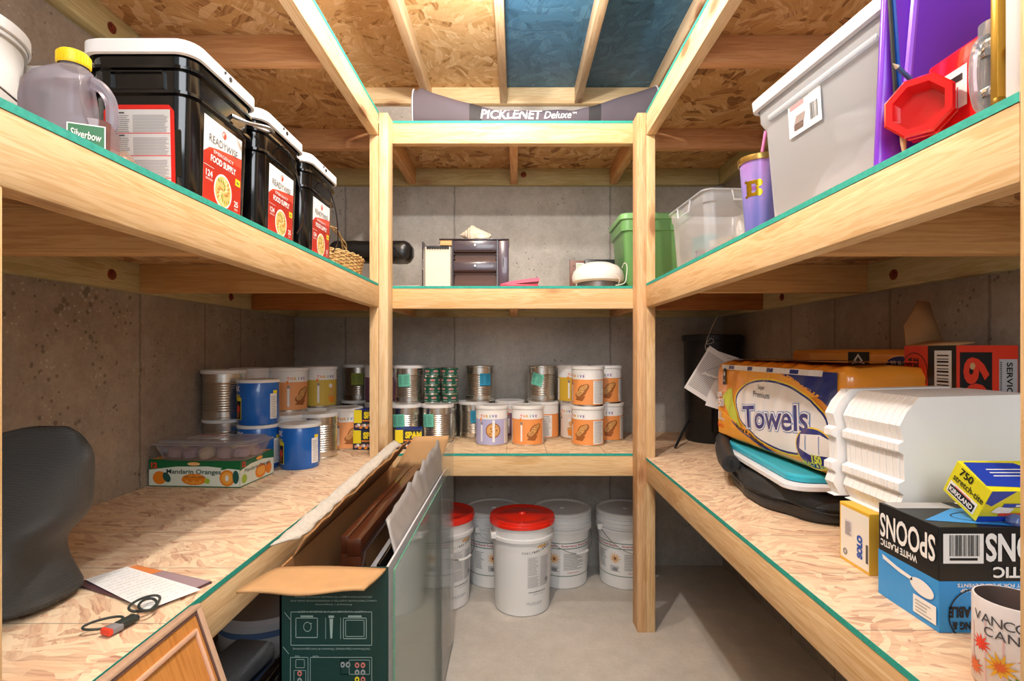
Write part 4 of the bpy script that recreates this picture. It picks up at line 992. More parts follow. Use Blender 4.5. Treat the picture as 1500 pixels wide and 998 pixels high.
mb.build('carcass', DK, t)
MB().box(-hw+.009, .077, -hd+.03, -hd+.034, .010, H-.01).box(-hw+.009, .077, -hd+.004, hd-.01, .084, .088).box(-hw+.009, .077, -hd+.004, hd-.01, .128, .132).box(-hw+.009, .077, -hd+.004, hd-.01, .176, .18).build('inner_panel', INN, t)
def drawer(z0, z1):
    d = MB().box(-hw+.009, .077, -hd-.003, -hd+.012, z0, z1, b=.0015).build('drawer', mat('drawer_front', '4a4048', .25, coat=.4), t)
    k = MB().lathe([(.003, 0), (.003, .006), (.0055, .009), (.004, .012), (0, .012)], 14, M=T(-.022, -hd-.003, (z0+z1)/2, rx=pi/2)).build('knob', CHROME, d)
drawer(.181, .226); drawer(.088, .127)
for z0, z1 in ((.008, .083), (.133, .176)):
    for x in (-hw+.009, .072): MB().box(x, x+.005, -hd+.002, -hd+.028, z0+.008, z0+.012).box(x, x+.005, -hd+.002, -hd+.028, z1-.014, z1-.01).build('runner', INN, t)
dr = MB().box(.086, .1315, -hd-.004, -hd+.004, .004, H-.010, b=.0015).build('side_door', mat('door_sheen', '50404c', .25, coat=.4), t)
MB().tube([(.108, -hd-.004, .145), (.108, -hd-.014, .142), (.108, -hd-.014, .108), (.108, -hd-.004, .105)], .002, 6).build('door_pull', CHROME, dr)
MB().box(-.185, -hw, -hd, -hd+.03, .205, .228).build('jewel_rail', WR['x'], t)
od = MB().box(-.262, -.256, -hd-.045, -hd+.02, .002, .212).box(-.256, -.138, -hd+.012, -hd+.018, .002, .205).build('open_door', DK, t)
MB().box(-.2555, -.139, -hd+.008, -hd+.0119, .004, .200).build('door_lining', CRM, od)
mb = MB()
for q in range(9): mb.tube([(-.245+.012*q, -hd+.004, .196), (-.245+.012*q, -hd-.004, .19), (-.243+.012*q, -hd-.006, .184)], .0015, 5)
mb.box(-.25, -.145, -hd+.004, -hd+.008, .190, .2); mb.build('hook_rail', BLK, od)
MB().tube([(-.2565, -hd-.045, .13), (-.259, -hd-.055, .127), (-.259, -hd-.055, .088), (-.2565, -hd-.045, .085)], .002, 6).build('door_pull', CHROME, od)
# conch
t = thing('conch_shell', (-.192, 2.50, D2+.2355), 'pale spiky conch shell on top of the jewellery cabinet', 'shell')
mb = MB(); rings = []; NQ = 30
for k in range(34):
    f = k/33; x = -.075+.15*f
    r_ = .046*max(.05, min(1, (f/.38))**1.1 if f < .38 else (1-(f-.38)/.62*.80))
    if f < .4: r_ *= .80+.20*abs(sin(f*38))
    ring = []
    for q in range(NQ):
        an = 2*pi*q/NQ; kn = 1+.30*max(0, sin(an*5+1))**6*(1 if .25 < f < .5 else .15)
        ring.append((x, r_*kn*1.0*cos(an)*1.1, .034+r_*kn*sin(an)*.95-.012*max(0, f-.5)))
    rings.append(ring)
mb.loft(rings); mb.map(lambda p: Vector((p.x, p.y, max(0, p.z-.002)))); mb.build('shell_body', mat('shell_cream', 'e4cfb8', .55, var=.15, bscale=70, bump=.4), t, angle=50)
mb = MB().add([(0, -.038, .01), (.03, -.052, .006), (.07, -.035, .012), (.068, -.02, .03), (.03, -.03, .042), (.0, -.034, .04)], [(0, 1, 2, 3), (0, 3, 4, 5)]); mb.build('flared_lip', mat('shell_lip', 'f0d8c0', .4), t, solid=.003)
MB().tube(bez([(.045, .03, .045), (.065, .032, .052), (.072, .03, .062), (.064, .028, .066)], 5), [.003]*15+[.001], 6).build('dry_stem', mat('stem_grey', '6a6058', .7), t) if False else None
t = thing('pink_case', (.03, 2.47, D2+.012), 'pinkish red folded case beside the jewellery cabinet', 'case')
MB().box(-.10, .075, -.055, .055, 0, .010, b=.003).build('case_base', mat('case_red', 'c83050', .35), t)
MB().prism([(-.10, .0), (.080, .020), (.084, .033), (.070, .036), (-.05, .020), (-.10, .006)], -.05, .05, M=T(rx=pi/2)@T(0, .004, 0)).build('case_cover', mat('case_pink', 'd44a66', .3), t)
t = thing('flat_box', (.14, 2.48, D2), 'flat white box lying before the lamp shade on the back middle shelf', 'box')
MB().box(-.185, .10, -.08, .08, 0, .011, b=.002).build('box_body', WHT, t)
t = thing('picture_plaque', (.15, 2.60, D2), 'thin dark edged board lying flat behind the white flat box', 'board')
MB().box(-.10, .14, -.025, .08, 0, .014, b=.002).build('board', mat('dark_edge', '5a4a44', .5), t)
t = thing('ceiling_light', (.385, 2.44, D2), 'white domed ceiling light with grey base and loose wire beside the green bin', 'lamp')
MB().lathe([(0, 0), (.095, 0), (.10, .004), (.098, .026), (.09, .03), (0, .03)], 48).build('base', mat('metal_brown', '6a6460', .35, .5), t)
MB().lathe([(.09, .026), (.117, .036), (.121, .056), (.114, .080), (.094, .104), (.058, .120), (0, .128)], 48, cap0=False).build('glass_dome', mat('opal', 'f0ece4', .3), t)
MB().tube(bez([(.07, -.10, .058), (.062, -.118, .05), (.078, -.118, .03), (.074, -.11, .012)], 8), .0015, 6).tube(bez([(.10, -.06, .09), (.105, -.085, .108), (.116, -.09, .095), (.112, -.10, .05), (.10, -.112, .015), (.06, -.115, .004)], 8), .002, 6).build('wire', mat('wire_white', 'e0ddd6', .5), t)
t = thing('wooden_plaque', (.365, 2.70, D2), 'brown wooden plaque standing behind the domed light', 'plaque')
mb = MB().box(-.085, .085, -.008, .008, 0, .178, b=.003); Art().text('Home', -.055, .150, .016, 1, 1, w=.03, bold=0).place(mb, plane((0, -.008, 0), (1, 0, 0), (0, 0, 1))); mb.build('board', [mat('plaque_brown', '7c4a34', .45, var=.1), mat('burnt', '3c2018', .6)], t)
t = thing('black_folder', (.425, 2.63, D2), 'black box folder standing between the green bin and the wooden plaque', 'folder')
MB().box(-.078, .072, -.02, .02, 0, .170, b=.004).build('cover', mat('folder_black', '232427', .35), t)
t = thing('gift_card', (.322, 2.605, D2), 'small pale card with green print beside the black folder', 'card')
mb = MB().box(-.02, .02, -.0015, .0015, 0, .150); Art().lines(-.018, .08, .018, .148, 8, 1, 1, .5, .3).place(mb, plane((0, -.0015, 0), (1, 0, 0), (0, 0, 1))); mb.build('card', [WHT, mat('card_green', '8ab070', .5)], t)
# green bin
t = thing('storage_bin', (.655, 2.60, D2), 'green plastic storage bin with ribbed rim behind the right posts', 'bin')
GB = mat('bin_green', '76ac66', .35)
MB().rloft([(.128, .128, .03, 0), (.13, .13, .03, .004), (.146, .146, .035, .27), (.149, .149, .035, .275), (.156, .156, .035, .278), (.158, .158, .035, .33), (.150, .150, .035, .332)]).build('body', GB, t)
MB().rloft([(.160, .160, .036, .328), (.166, .166, .036, .33), (.166, .166, .036, .352), (.160, .160, .036, .358), (.145, .145, .036, .358)], cap0=False).build('lid', mat('lid_green', '8cc47c', .35), t)
# ------------------------------------------------------------------ top shelf: net bag
t = thing('net_bag', (.09, 2.44, D3), 'long charcoal fabric net bag sagging in the middle on the top back shelf', 'bag')
mb = MB(); rings = []; NX = 60; NQ = 28
def nb(f):
    x = -.562+1.124*f
    e = abs(2*f-1); top = .092+.118*max(0, (e-.30)/.70)**1.2
    if f < .02: top *= .9
    d = .062+.012*e
    return x, top, d
def nbpt(f, an):
    x, top, d = nb(f)
    c, s_ = cos(an), sin(an); y = d*math.copysign(abs(c)**.8, c); z = top/2+top/2*math.copysign(abs(s_)**.75, s_)
    n_ = noise.noise(Vector((x*9, an*1.3, 2)))*.008
    return Vector((x, y+n_*c, max(0, z+n_*s_)))
for k in range(NX+1): rings.append([nbpt(k/NX, 2*pi*q/NQ) for q in range(NQ)])
mm = [0]*NX
for k in range(NX):
    if k in (14, 15, 16, 43, 44, 45): mm[k] = 1
mb.loft(rings, mm)
def nbfn(u, v, h_):
    f = (u+.562)/1.124; x, top, d = nb(f)
    # v: 0..1 fraction of the height on the camera side
    an = pi+ (pi*.36)*(1-2*v)
    p = nbpt(f, an*1.0); return Vector((u, p.y*1.0-h_-.001 if True else 0, p.z))
an_fix = lambda v: pi*1.5
def nbfn(u, v, h_):
    f = (u+.562)/1.124; x, top, d = nb(f)
    s_ = 2*v/top-1; s_ = max(-.995, min(.995, s_)); ss = math.copysign(abs(s_)**(1/.75), s_); an = pi-math.asin(ss)
    # camera side is -y: cos<0 -> angle near pi
    p = nbpt(f, an); return Vector((u, p.y-h_-.0012, v))
a = Art(); a.text('PICKLENET', -.108, .057, .044, 2, 2, w=.28, bold=.022, shear=.15); a.text('Deluxe', .102, .055, .036, 2, 2, w=.125, bold=.01, shear=.3); a.text('TM', .178, .062, .010, 2, 2, bold=0)
a.place(mb, nbfn, .03)
mb.build('bag_body', [mat('charcoal_fabric', '544c54', .75, bump=.3, bscale=200), mat('strap_dark', '2c2a2c', .7), WHT], t, angle=70)
MB().tube([nbpt(0.004, 2*pi*q/28)*1.0 for q in range(28)], .003, 6, closed=True).build('piping', mat('piping_white', 'c8c4c8', .6), t)
MB().tube([nbpt(.996, 2*pi*q/28)*1.0 for q in range(28)], .003, 6, closed=True).build('piping', mat('piping_white', 'c8c4c8', .6), t)
# ------------------------------------------------------------------ middle shelf, right
MILK = clear('milky_plastic', 'f2f6fa', .46, .25, .35, 'f2f6fa', .3); MILK2 = clear('milky_plastic_clearer', 'f6f8fa', .55, .2, .35, 'eef2f6', .3)
t = thing('storage_bin', (.745, 1.885, D2), 'small clear storage bin without lid behind the purple tumbler', 'bin', rz=R(3))
MB().rloft([(.112, .150, .03, 0), (.115, .153, .03, .004), (.128, .168, .035, .20), (.132, .172, .035, .205), (.135, .175, .035, .235), (.142, .182, .035, .238), (.142, .182, .035, .243)], cap1=False).build('body', MILK2, t)
mb = MB(); 
for sx in (-1,): mb.tube([(-.141, -.06, .236), (-.143, -.05, .20), (-.143, .05, .20), (-.141, .06, .236)], .003, 6)
mb.tube([(-.05, -.184, .236), (-.045, -.186, .205), (.045, -.186, .205), (.05, -.184, .236)], .003, 6)
mb.build('handle_recess', MILK, t)
def inner(name, x, y, z, s3, col, label, rz=0, par=None):
    o = MB().box(-s3[0], s3[0], -s3[1], s3[1], 0, s3[2], b=min(s3)*.2).build(name, mat('c_'+col, col, .5), None, loc=(x, y, z)); o.rotation_euler.z = rz; return tag(o, label, 'household item')
inner('small_box', .70, 1.93, D2+.006, (.03, .04, .13), '4cb4bc', 'teal box seen inside the small clear bin', .3)
inner('folded_cloth', .76, 1.84, D2+.006, (.06, .05, .10), 'dcd2bc', 'cream folded cloth seen inside the small clear bin', .5)
t = thing('wire_rack', (.69, 1.80, D2+.006), 'mauve and white plastic rack inside the small clear bin', 'rack', rz=.4)
mb = MB()
for q in range(8): mb.box(-.05, .05, -.05+q*.013, -.045+q*.013, .05, .054).box(-.05, -.047, -.05+q*.013, -.045+q*.013, 0, .054)
mb.box(-.05, .05, -.052, .05, 0, .003); mb.build('rack_frame', mat('mauve_plastic', '9a8a98', .5), t)
# tumbler
def holo():
    N = NB('holographic'); lw = N.n('ShaderNodeLayerWeight'); lw.inputs['Blend'].default_value = .5
    v = N.coords((1, 1, 1)); sx = N.n('ShaderNodeSeparateXYZ'); N.l(v, sx.inputs[0])
    n = N.noise(N.coords((8, 8, .4)), 3, 2)
    f = N.math('ADD', N.math('MULTIPLY', sx.outputs[2], -2.4), N.math('MULTIPLY', n, .8)); f = N.math('ADD', f, .38, clamp=True)
    c = N.ramp(f, [(0, S('d080d8')), (.35, S('b49ae8')), (.55, S('8a8ae0')), (.75, S('6a78d0')), (1, S('7ab0d8'))]); N.l(c, N.b.inputs['Base Color'])
    N.b.inputs['Metallic'].default_value = .25; N.b.inputs['Roughness'].default_value = .25; return N.m
t = thing('travel_tumbler', (.640, 1.37, D2), 'purple holographic tumbler with gold lid and pink straw beside the large clear box', 'cup')
mb = MB().lathe([(0, 0), (.032, 0), (.034, .004), (.0485, .20), (.050, .205), (0, .205)], 48); GOLD = mat('gold_foil', 'd8b030', .25, 1)
a = Art(); a.rect(-.020, -.020, -.006, .020, 1, 1); a.rect(-.02, .011, .012, .02, 1, 1); a.rect(-.02, -.02, .012, -.011, 1, 1); a.rect(-.02, -.004, .012, .004, 1, 1); a.ell(.012, .012, .009, .009, 1, 1, 16); a.ell(.012, -.012, .009, .009, 1, 1, 16); a.ell(.0, 0, .005, .005, 2, 2, 12); a.rect(-.025, .016, -.018, .022, 1, 1); a.rect(-.025, -.022, -.018, -.016, 1, 1)
a.place(mb, lambda u, v, h_: Vector(((.0437+v*.073+h_)*sin(u/.0437-.75), -(.0437+v*.073+h_)*cos(u/.0437-.75), .13+v)), .008)
mb.build('cup_body', [holo(), GOLD, PUR], t, angle=60)
MB().lathe([(.050, .200), (.053, .201), (.054, .208), (.054, .214), (.050, .217), (.02, .219), (0, .219)], 48, cap0=False).build('lid', mat('gold_lid', 'c8a860', .3, 1), t)
MB().tube([(.003, .0, .21), (.012, -.008, .285)], .0042, 12).build('straw', mat('straw_pink', 'd070a8', .4), t)
# large clear box
t = thing('storage_box', (.757, 1.042, D2+.001), 'large cloudy plastic storage box with white lid on the right middle shelf', 'box', rz=R(6.0))
MB().rloft([(.150, .170, .02, 0), (.153, .173, .02, .004), (.166, .186, .022, .215), (.168, .188, .022, .22), (.176, .194, .022, .235), (.178, .196, .022, .272)], cap1=False).build('body', MILK, t)
MB().rloft([(.180, .198, .022, .262), (.188, .206, .024, .264), (.190, .208, .024, .286), (.184, .202, .024, .292), (.16, .18, .024, .288)], cap0=False).build('lid', mat('lid_cloud', 'e2e4e8', .35), t)
MB().box(-.178, -.168, -.16, .15, .228, .24, b=.004).build('side_ridge', MILK, t)
a = Art(); a.rect(0, 0, .10, .072, 0, 0); a.rect(.066, .003, .097, .069, 1, 1); a.barcode(.069, .012, .094, .045, 2, 2, 12, 5); a.poly([(.018, .022), (.048, .022), (.054, .038), (.026, .038)], 3, 2); a.poly([(.018, .010), (.046, .010), (.048, .021), (.018, .021)], 4, 2); a.rect(.006, .055, .05, .064, 5, 1)
mb = MB(); a.place(mb, plane((-.1675, .085, .160), (0, -1, 0), (-.06, 0, 1))); mb.build('price_label', [mat('label_white', 'ececec', .5), WHT, DGR, mat('ink_taupe', '9a8a84', .5), mat('ink_brown2', '6a544c', .5), mat('ink_pinkred', 'd09090', .5)], t)
o = MB().rloft([(.10, .12, .02, 0), (.11, .13, .03, .05), (.09, .12, .03, .10), (.07, .09, .03, .13)]).build('folded_blanket', mat('blanket_pale', 'dcdce4', .8), None, loc=(.765, 1.04, D2+.008)); tag(o, 'pale folded blanket seen through the large cloudy box', 'blanket')
o = MB().box(-.08, .08, -.1, .1, 0, .05, b=.01).build('white_carton', WHT, None, loc=(.755, 1.0, D2+.139)); tag(o, 'white carton near the top inside the large cloudy box', 'carton'); o.rotation_euler.z = .4
# purple board/case
PM = mat('purple_plastic', '7a30c8', .3)
t = thing('purple_panel', (.70, .824, D2), 'tall glossy purple plastic case standing beside the large cloudy box', 'case')
mb = MB(); rings = []
for k in range(21):
    f = k/20; z = .46*f
    ring = []
    for q in range(40):
        an = 2*pi*q/40; c, s_ = cos(an), sin(an)
        x = (.134+.0*f)*math.copysign(abs(c)**.35, c)+.022*f; y = (.010+.002*sin(pi*f))*math.copysign(abs(s_)**.5, s_)
        if x > 0: pass
        ring.append((x, y, z))
    rings.append(ring)
mb.loft(rings); mb.build('case_body', PM, t, angle=50)
def off_left(z): return -.134+.022*z/.46
MB().tube([(off_left(z)+.030+.02*(z/.46), -.013, z) for z in (.05, .46)], .006, 8).build('raised_edge', mat('purple_light', '9a50e0', .3), t)
t = thing('paint_brush', (.598, .803, D2+.002), 'blue pencil-like brush standing against the purple case', 'brush', ry=R(-4))
MB().tube([(0, 0, .105), (0, 0, .42)], .0034, 6).build('shaft', mat('brush_blue', '1c58b8', .3), t); MB().tube([(-.007, 0, .10), (-.004, 0, .42)], .003, 6).build('dark_shaft', BLK, t)
MB().tube([(0, 0, .0), (0, 0, .03), (0, 0, .105)], [.001, .004, .0055], 8).build('tip', mat('brush_tan', 'd8b890', .6), t)
# red octagonal canister set
RC = mat('glossy_red', 'd81c20', .15, coat=.6)
t = thing('red_canister', (.670, .745, D2), 'glossy red box with an octagonal dish on its side and a white letter panel', 'container')
mb = MB().box(-.045, .060, -.056, .050, 0, .142, b=.006, seg=3)
a = Art(); a.rect(-.0, .055, .052, .112, 1, 1); a.text('T', .030, .084, .036, 2, 2, w=.03, bold=.06); a.place(mb, plane((-.0452, .030, 0), (0, -1, 0), (0, 0, 1)))
mb.build('box_body', [RC, WHT, BLK], t)
d = Vector((-.78, -.62, .0)).normalized(); M = Matrix.Translation((-.064, .030, .068)) @ d.to_track_quat('Z', 'Y').to_matrix().to_4x4() @ Matrix.Rotation(R(22.5), 4, 'Z') @ Matrix.Scale(.76, 4)
MB().lathe([(.040, -.022), (.056, -.016), (.056, .0), (.058, .012), (.054, .016), (.058, .020), (.060, .038), (.056, .042), (.044, .042), (.042, .036), (.038, .012), (0, .010)], 8, M=M).build('octagonal_dish', RC, t, angle=25)
t = thing('colored_pencil', (.583, .770, D2+.118), 'blue sharpened pencil poking out above the red octagonal dish', 'pencil')
MB().tube([(-.03, -.004, .016), (-.022, -.002, .012)], [.0005, .0035], 6).build('point', mat('pencil_wood', 'dcc8a8', .6), t); MB().tube([(-.022, -.002, .012), (.03, .02, -.01)], .0035, 6).build('shaft', mat('pencil_blue', '2a6a9c', .4), t)
# gold framed glass piece and clear handle
t = thing('gold_framed_mirror', (.636, .620, D2), 'gold framed mirror standing beside the white block at the right edge', 'picture frame', rz=R(-8))
GF = mat('gold_frame', 'd0a848', .3, .9)
mb = MB()
for x0, x1, z0, z1 in ((-.062, .055, 0, .018), (-.062, .055, .25, .262), (-.062, -.040, .0, .262), (.043, .055, 0, .262)): mb.box(x0, x1, -.006, .006, z0, z1, b=.002)
for x0, x1, z0, z1 in ((-.050, .050, .006, .009), (-.050, -.047, .006, .25)): mb.box(x0, x1, -.008, -.006, z0, z1)
mb.build('frame', GF, t); MB().box(-.044, .044, -.002, .002, .011, .251).build('mirror', mat('mirror_grey', '9aa0a0', .08, 1), t)
for z in (.07, .16): MB().lathe([(0, 0), (.005, .001), (.006, .008), (.004, .014), (0, .016)], 10, M=T(-.049, -.008, z, rx=pi/2)).build('ornament', GF, t)
t = thing('glass_mug', (.604, .656, D2), 'clear and silver glass cup with thick handle in front of the gold frame', 'glass')
GL2 = clear('thick_glass', 'e8ecee', .6, .05, .5, 'c8ccd0')
MB().lathe([(0, 0), (.016, 0), (.018, .004), (.018, .125), (.0165, .125), (.016, .008), (0, .008)], 28).build('cup_body', GL2, t)
MB().tube(bez([(-.014, -.002, .105), (-.030, -.006, .09), (-.034, -.006, .055), (-.028, -.004, .022), (-.014, -.0, .012)], 8), .0055, 10).build('handle', GL2, t)
MB().lathe([(.0185, .03), (.0195, .032), (.0195, .04), (.0185, .042)], 28, cap0=False, cap1=False).build('silver_band', CHROME, t)
MB().lathe([(.0185, .08), (.0195, .082), (.0195, .1), (.0185, .102)], 28, cap0=False, cap1=False).build('silver_band', CHROME, t)
t = thing('foam_block', (.655, .592, D2), 'white foam wrapped block at the right edge of the middle shelf', 'block')
MB().box(-.092, .10, -.012, .012, 0, .30, b=.006).build('block_body', mat('foam_grey', 'dcd8d8', .6), t)
# ------------------------------------------------------------------ lower shelf, right
t = thing('black_barrel', (1.0, 2.66, D1), 'black ribbed plastic barrel with bracket and rod in the right back corner', 'barrel')
BM = mat('barrel_black', '17181a', .4)
MB().lathe([(0, 0), (.125, 0), (.13, .01), (.138, .50), (.146, .505), (.148, .53), (.14, .535), (0, .535)], 48).build('body', BM, t)
MB().box(-.05, .05, -.16, -.11, .06, .24, M=T(0, -.01, 0, rz=0), b=.008).build('side_pocket', BM, t)
MB().tube([(-.128, -.02, .10), (-.262, -.245, .008)], .0065, 10).build('support_rod', mat('rod_grey', '55585c', .3, .8), t)
t = thing('hang_tags', (.785, 2.13, D1+.075), 'white printed cards hanging from a string against the black barrel', 'tag')
mb = MB(); 
for k, (cx, cz, w_, h_, ro) in enumerate(((.0, .285, .115, .20, -.55), (.06, .315, .11, .16, 1.25))):
    a = Art(); a.rect(-w_/2, -h_/2, w_/2, h_/2, 0, 0); a.lines(-w_/2+.008, -h_/2+.02, w_/2-.008, h_/2-.02, 26, 1, 1, .45, .1, 3+k)
    c, s_ = cos(ro*-1), sin(ro*-1)
    a.place(mb, lambda u, v, hh, cx=cx, cz=cz, c=c, s_=s_, k=k: Vector((cx+u*c+v*s_, .004*k+.02*sin(u*8)-hh, cz-u*s_+v*c)))
mb.build('cards', [WHT, GRY], t, solid=0)
a = Art().rect(-.03, -.055, .03, .055, 0, 0); mb = MB(); a.place(mb, lambda u, v, hh: Vector((.035+u*.95+v*.3, .006, .20-u*.3+v*.95))); mb.build('lower_card', [WHT], t)
MB().tube(bez([(.0, .0, .36), (-.01, .005, .40), (.015, .01, .43), (.03, .02, .415), (.0, .02, .41), (.02, .03, .46), (.06, .05, .53)], 6), .0012, 5).build('string', mat('string', 'b8b0a4', .7), t)
# black zip bag
t = thing('garment_bag', (.93, 1.66, D1), 'black padded zip bag lying under the turquoise lid and paper towels', 'bag')
oc = [(.84, 2.02), (.79, 1.95), (.75, 1.82), (.715, 1.66), (.715, 1.52), (.745, 1.42), (.80, 1.36), (.90, 1.35), (1.06, 1.40), (1.10, 1.5), (1.10, 1.9), (1.06, 2.03), (.95, 2.06)]
def smooth_closed(P, n=6):
    out = []; N = len(P)
    for i in range(N):
        a, b, c, d = [Vector(P[(i+k-1) % N]) for k in range(4)]
        for k in range(n):
            t_ = k/n; out.append(.5*((2*b)+(c-a)*t_+(2*a-5*b+4*c-d)*t_*t_+(3*b-a-3*c+d)*t_**3))
    return out
O2 = smooth_closed([(x-.93, y-1.66) for x, y in oc])
rings = []
for z, k in ((0, .93), (.006, .975), (.022, .995), (.034, .985), (.037, 1.005), (.041, 1.005), (.044, .985), (.06, .975), (.075, .94), (.081, .86), (.082, .5)):
    rings.append([(p.x*k+.012*noise.noise(Vector((p.x*11, p.y*11, z*30))), p.y*k+.008*noise.noise(Vector((p.x*11+9, p.y*11, z*30))), max(0, z+(.016*noise.noise(Vector((p.x*11, p.y*11, 3))) if z > .01 else 0)-.02*max(0, (p.y-.1))*(1 if z > .05 else .4))) for p in O2])
BC = mat('nylon_black', '2e2f31', .5, bump=.9, bscale=60)
MB().loft(rings).build('bag_body', BC, t, angle=60)
MB().tube([Vector((p.x*1.008, p.y*1.008, .039)) for p in O2], .0028, 6, closed=True).build('zip_piping', mat('piping_black', '161616', .3), t)
mb = MB(); pts = bez([(-.125, .36, .112), (-.180, .22, .100), (-.212, .12, .088), (-.222, .06, .082)], 8)
mb.tube(pts, [.029]*len(pts), 18); mb.tube([pts[-1]+Vector((.0, -.001, 0)), pts[-1]+Vector((.001, -.004, 0))], .014, 12)
mb.build('rolled_flap', BC, t)
t = thing('white_board', (.93, 1.69, D1+.088), 'white plastic sheet under the turquoise lid', 'board', rz=R(-5))
MB().rloft([(.188, .345, .05, 0), (.190, .347, .05, .002), (.190, .347, .05, .012), (.186, .343, .05, .015)]).build('sheet', mat('white_plastic', 'e4e6ea', .3), t)
t = thing('turquoise_lid', (.945, 1.70, D1+.104), 'turquoise plastic lid lying under the paper towels', 'lid', rz=R(-5))
MB().rloft([(.180, .33, .05, 0), (.184, .334, .05, .002), (.184, .334, .05, .014), (.178, .328, .05, .020)]).build('lid_plate', mat('turquoise', '38b4cc', .3), t)
# paper towels
t = thing('paper_towel_pack', (.925, 1.665, D1+.1245), 'orange and blue plastic wrapped pack of paper towels on the right lower shelf', 'package', rz=R(2))
HXp, HYp, Hp = .130, .375, .292
def tsurf(y, z):            # aisle side: gentle swell with wrinkles
    e = abs(y)/HYp; g = .012*(1-e**4)*(1-(2*z/Hp-1)**4)
    return -HXp-g+.0028*noise.noise(Vector((y*14, z*10+y*12, 1)))*1.4
mb = MB(); rings = []
NYq = 56
sec = []
for q in range(56):
    an = 2*pi*q/56; c, s_ = cos(an), sin(an); sec.append((math.copysign(abs(c)**.22, c), .5+.5*math.copysign(abs(s_)**.22, s_)))
for k in range(NYq+1):
    y = -HYp+2*HYp*k/NYq; e = abs(y)/HYp; sh = 1 if e < .96 else (1-(e-.96)*5)
    ring = []
    for sx, sz in sec:
        z = Hp*(.5+(sz-.5)*sh)
        x = sx*HXp*sh if sx > -.9 else tsurf(y, z)*abs(sx)*sh
        if sz > .9: z += .007*noise.noise(Vector((sx*4, y*18, 5)))+.004*noise.noise(Vector((sx*9, y*50, 7)))
        ring.append((x, y, z))
    rings.append(ring)
mb.loft(rings, 0)
P = [mat('wrap_orange', 'f29a30', .22, coat=.5), mat('wrap_white', 'eceaea', .25, coat=.5), mat('wrap_navy', '24307c', .22, coat=.5), mat('wrap_yellow', 'f2cf3c', .25), mat('wrap_lime', 'c8d04a', .25), BLK, mat('wrap_sky', '3a78c0', .3), mat('wrap_pink', 'e8c0c4', .3), mat('wrap_amber', 'f4a838', .25), RED]
a = Art(); L_ = HYp
# u runs from the far end (-L) to the near end (+L), v up
a.poly([(-L_+.03, .0+.02), (L_-.02, .02), (L_-.02, .10), (.28, .14), (.2, .15), (-.0, .10)], 0, 1)
a.poly([(.04, .275), (L_-.02, .275), (L_-.02, .16), (.3, .20), (.2, .24)], 2, 2)
a.poly([(-.18, .272), (.1, .272), (.3, .21), (.16, .19), (-.02, .225), (-.10, .21)], 8, 2)
ov = lambda rx, ry, m_, l_: a.ell(.075, .135, rx, ry, m_, l_, 40, rot=-.06)
ov(.262, .108, 3, 3); ov(.256, .103, 2, 4); ov(.248, .097, 1, 5)
a.poly([(-.30, .16), (-.19, .05), (-.08, .022), (-.12, .05), (-.17, .10), (-.22, .2)], 4, 5)
a.poly([(-.22, .085), (-.12, .05), (-.02, .035), (.08, .018), (.03, .018), (-.10, .04), (-.2, .07)], 2, 7)
a.poly([(-.34, .02), (-.02, .02), (-.05, .04), (-.2, .085), (-.34, .12)], 8, 6)
a.text('Super', .0, .212, .018, 5, 8, bold=0); a.text('Premium', .0, .190, .019, 5, 8, bold=0)
a.text('Towels', .065, .126, .086, 6, 7, w=.392, bold=.075, rot=.11, shear=.1); a.text('Towels', .065, .126, .082, 1, 8, w=.385, bold=.05, rot=.11, shear=.1); a.text('Towels', .065, .126, .074, 2, 9, w=.368, bold=.015, rot=.11, shear=.1)
a.text('Strong & Absorbent', -.085, .050, .016, 5, 8, w=.19, bold=.03, rot=-.22)
a.ell(.272, .070, .085, .056, 3, 8); a.ell(.272, .070, .080, .052, 2, 10); a.poly([(.207, .06), (.212, .100), (.297, .110), (.345, .100), (.342, .060), (.257, .050)], 1, 11); a.rect(.237, .06, .241, .10, 6, 12); a.rect(.292, .058, .295, .105, 6, 12)
a.text('150', .282, .042, .024, 4, 13, bold=.06); a.text('SELECT & SIZE', .272, .026, .009, 4, 13, w=.1, bold=.03)
a.text('SUPER', -.325, .165, .020, 1, 8, w=.05, bold=.05, rot=.1); a.text('1500', -.315, .135, .032, 1, 8, w=.075, bold=.05, rot=.1); a.text('15', -.325, .085, .030, 1, 8, w=.035, bold=.05); a.text('MEGA', -.292, .075, .010, 1, 8); a.text('ROLLS', -.315, .05, .014, 9, 8, w=.06)
a.rect(-.29, .205, -.262, .265, 5, 8); a.text('M', -.276, .245, .016, 1, 9, bold=.05); a.text('PREMIUM', -.276, .220, .006, 1, 9, w=.022)
a.rect(-.31, .262, .3, .278, 1, 6); 
for q in range(4): a.rect(-.24+q*.13, .264, -.20+q*.13, .276, 2, 7)
a.place(mb, lambda u, v, h_: Vector((tsurf(-u, v)*1.0-h_*.6-.001, -u, v)), .02, .0006)
b_ = Art()
b_.poly([(-.30, -.11), (.15, -.11), (.10, .11), (-.30, .11)], 8, 1); b_.rect(.0, -.10, .10, .10, 5, 3); 
for q in range(5): b_.poly([(.01, -.08+q*.03), (.05, -.06+q*.03), (.09, -.08+q*.03), (.09, -.07+q*.03), (.05, -.05+q*.03), (.01, -.07+q*.03)], 1, 4)
b_.rect(.12, -.12, .34, .12, 0, 2); b_.rect(-.32, -.12, -.22, .12, 2, 3)
b_.place(mb, lambda u, v, h_: Vector((v, -u, Hp+.007+h_)), None)
mb.build('wrapped_rolls', P, t, angle=60)
t = thing('paper_towel_pack', (1.098, 1.70, D1+.006), 'second orange wrapped pack of paper towels standing behind against the right wall', 'package')
mb = MB().box(-.028, .055, -.30, .33, .1, .452, b=.018, seg=3); mb.map(lambda p: p+Vector((0, 0, .006*noise.noise(p*14))))
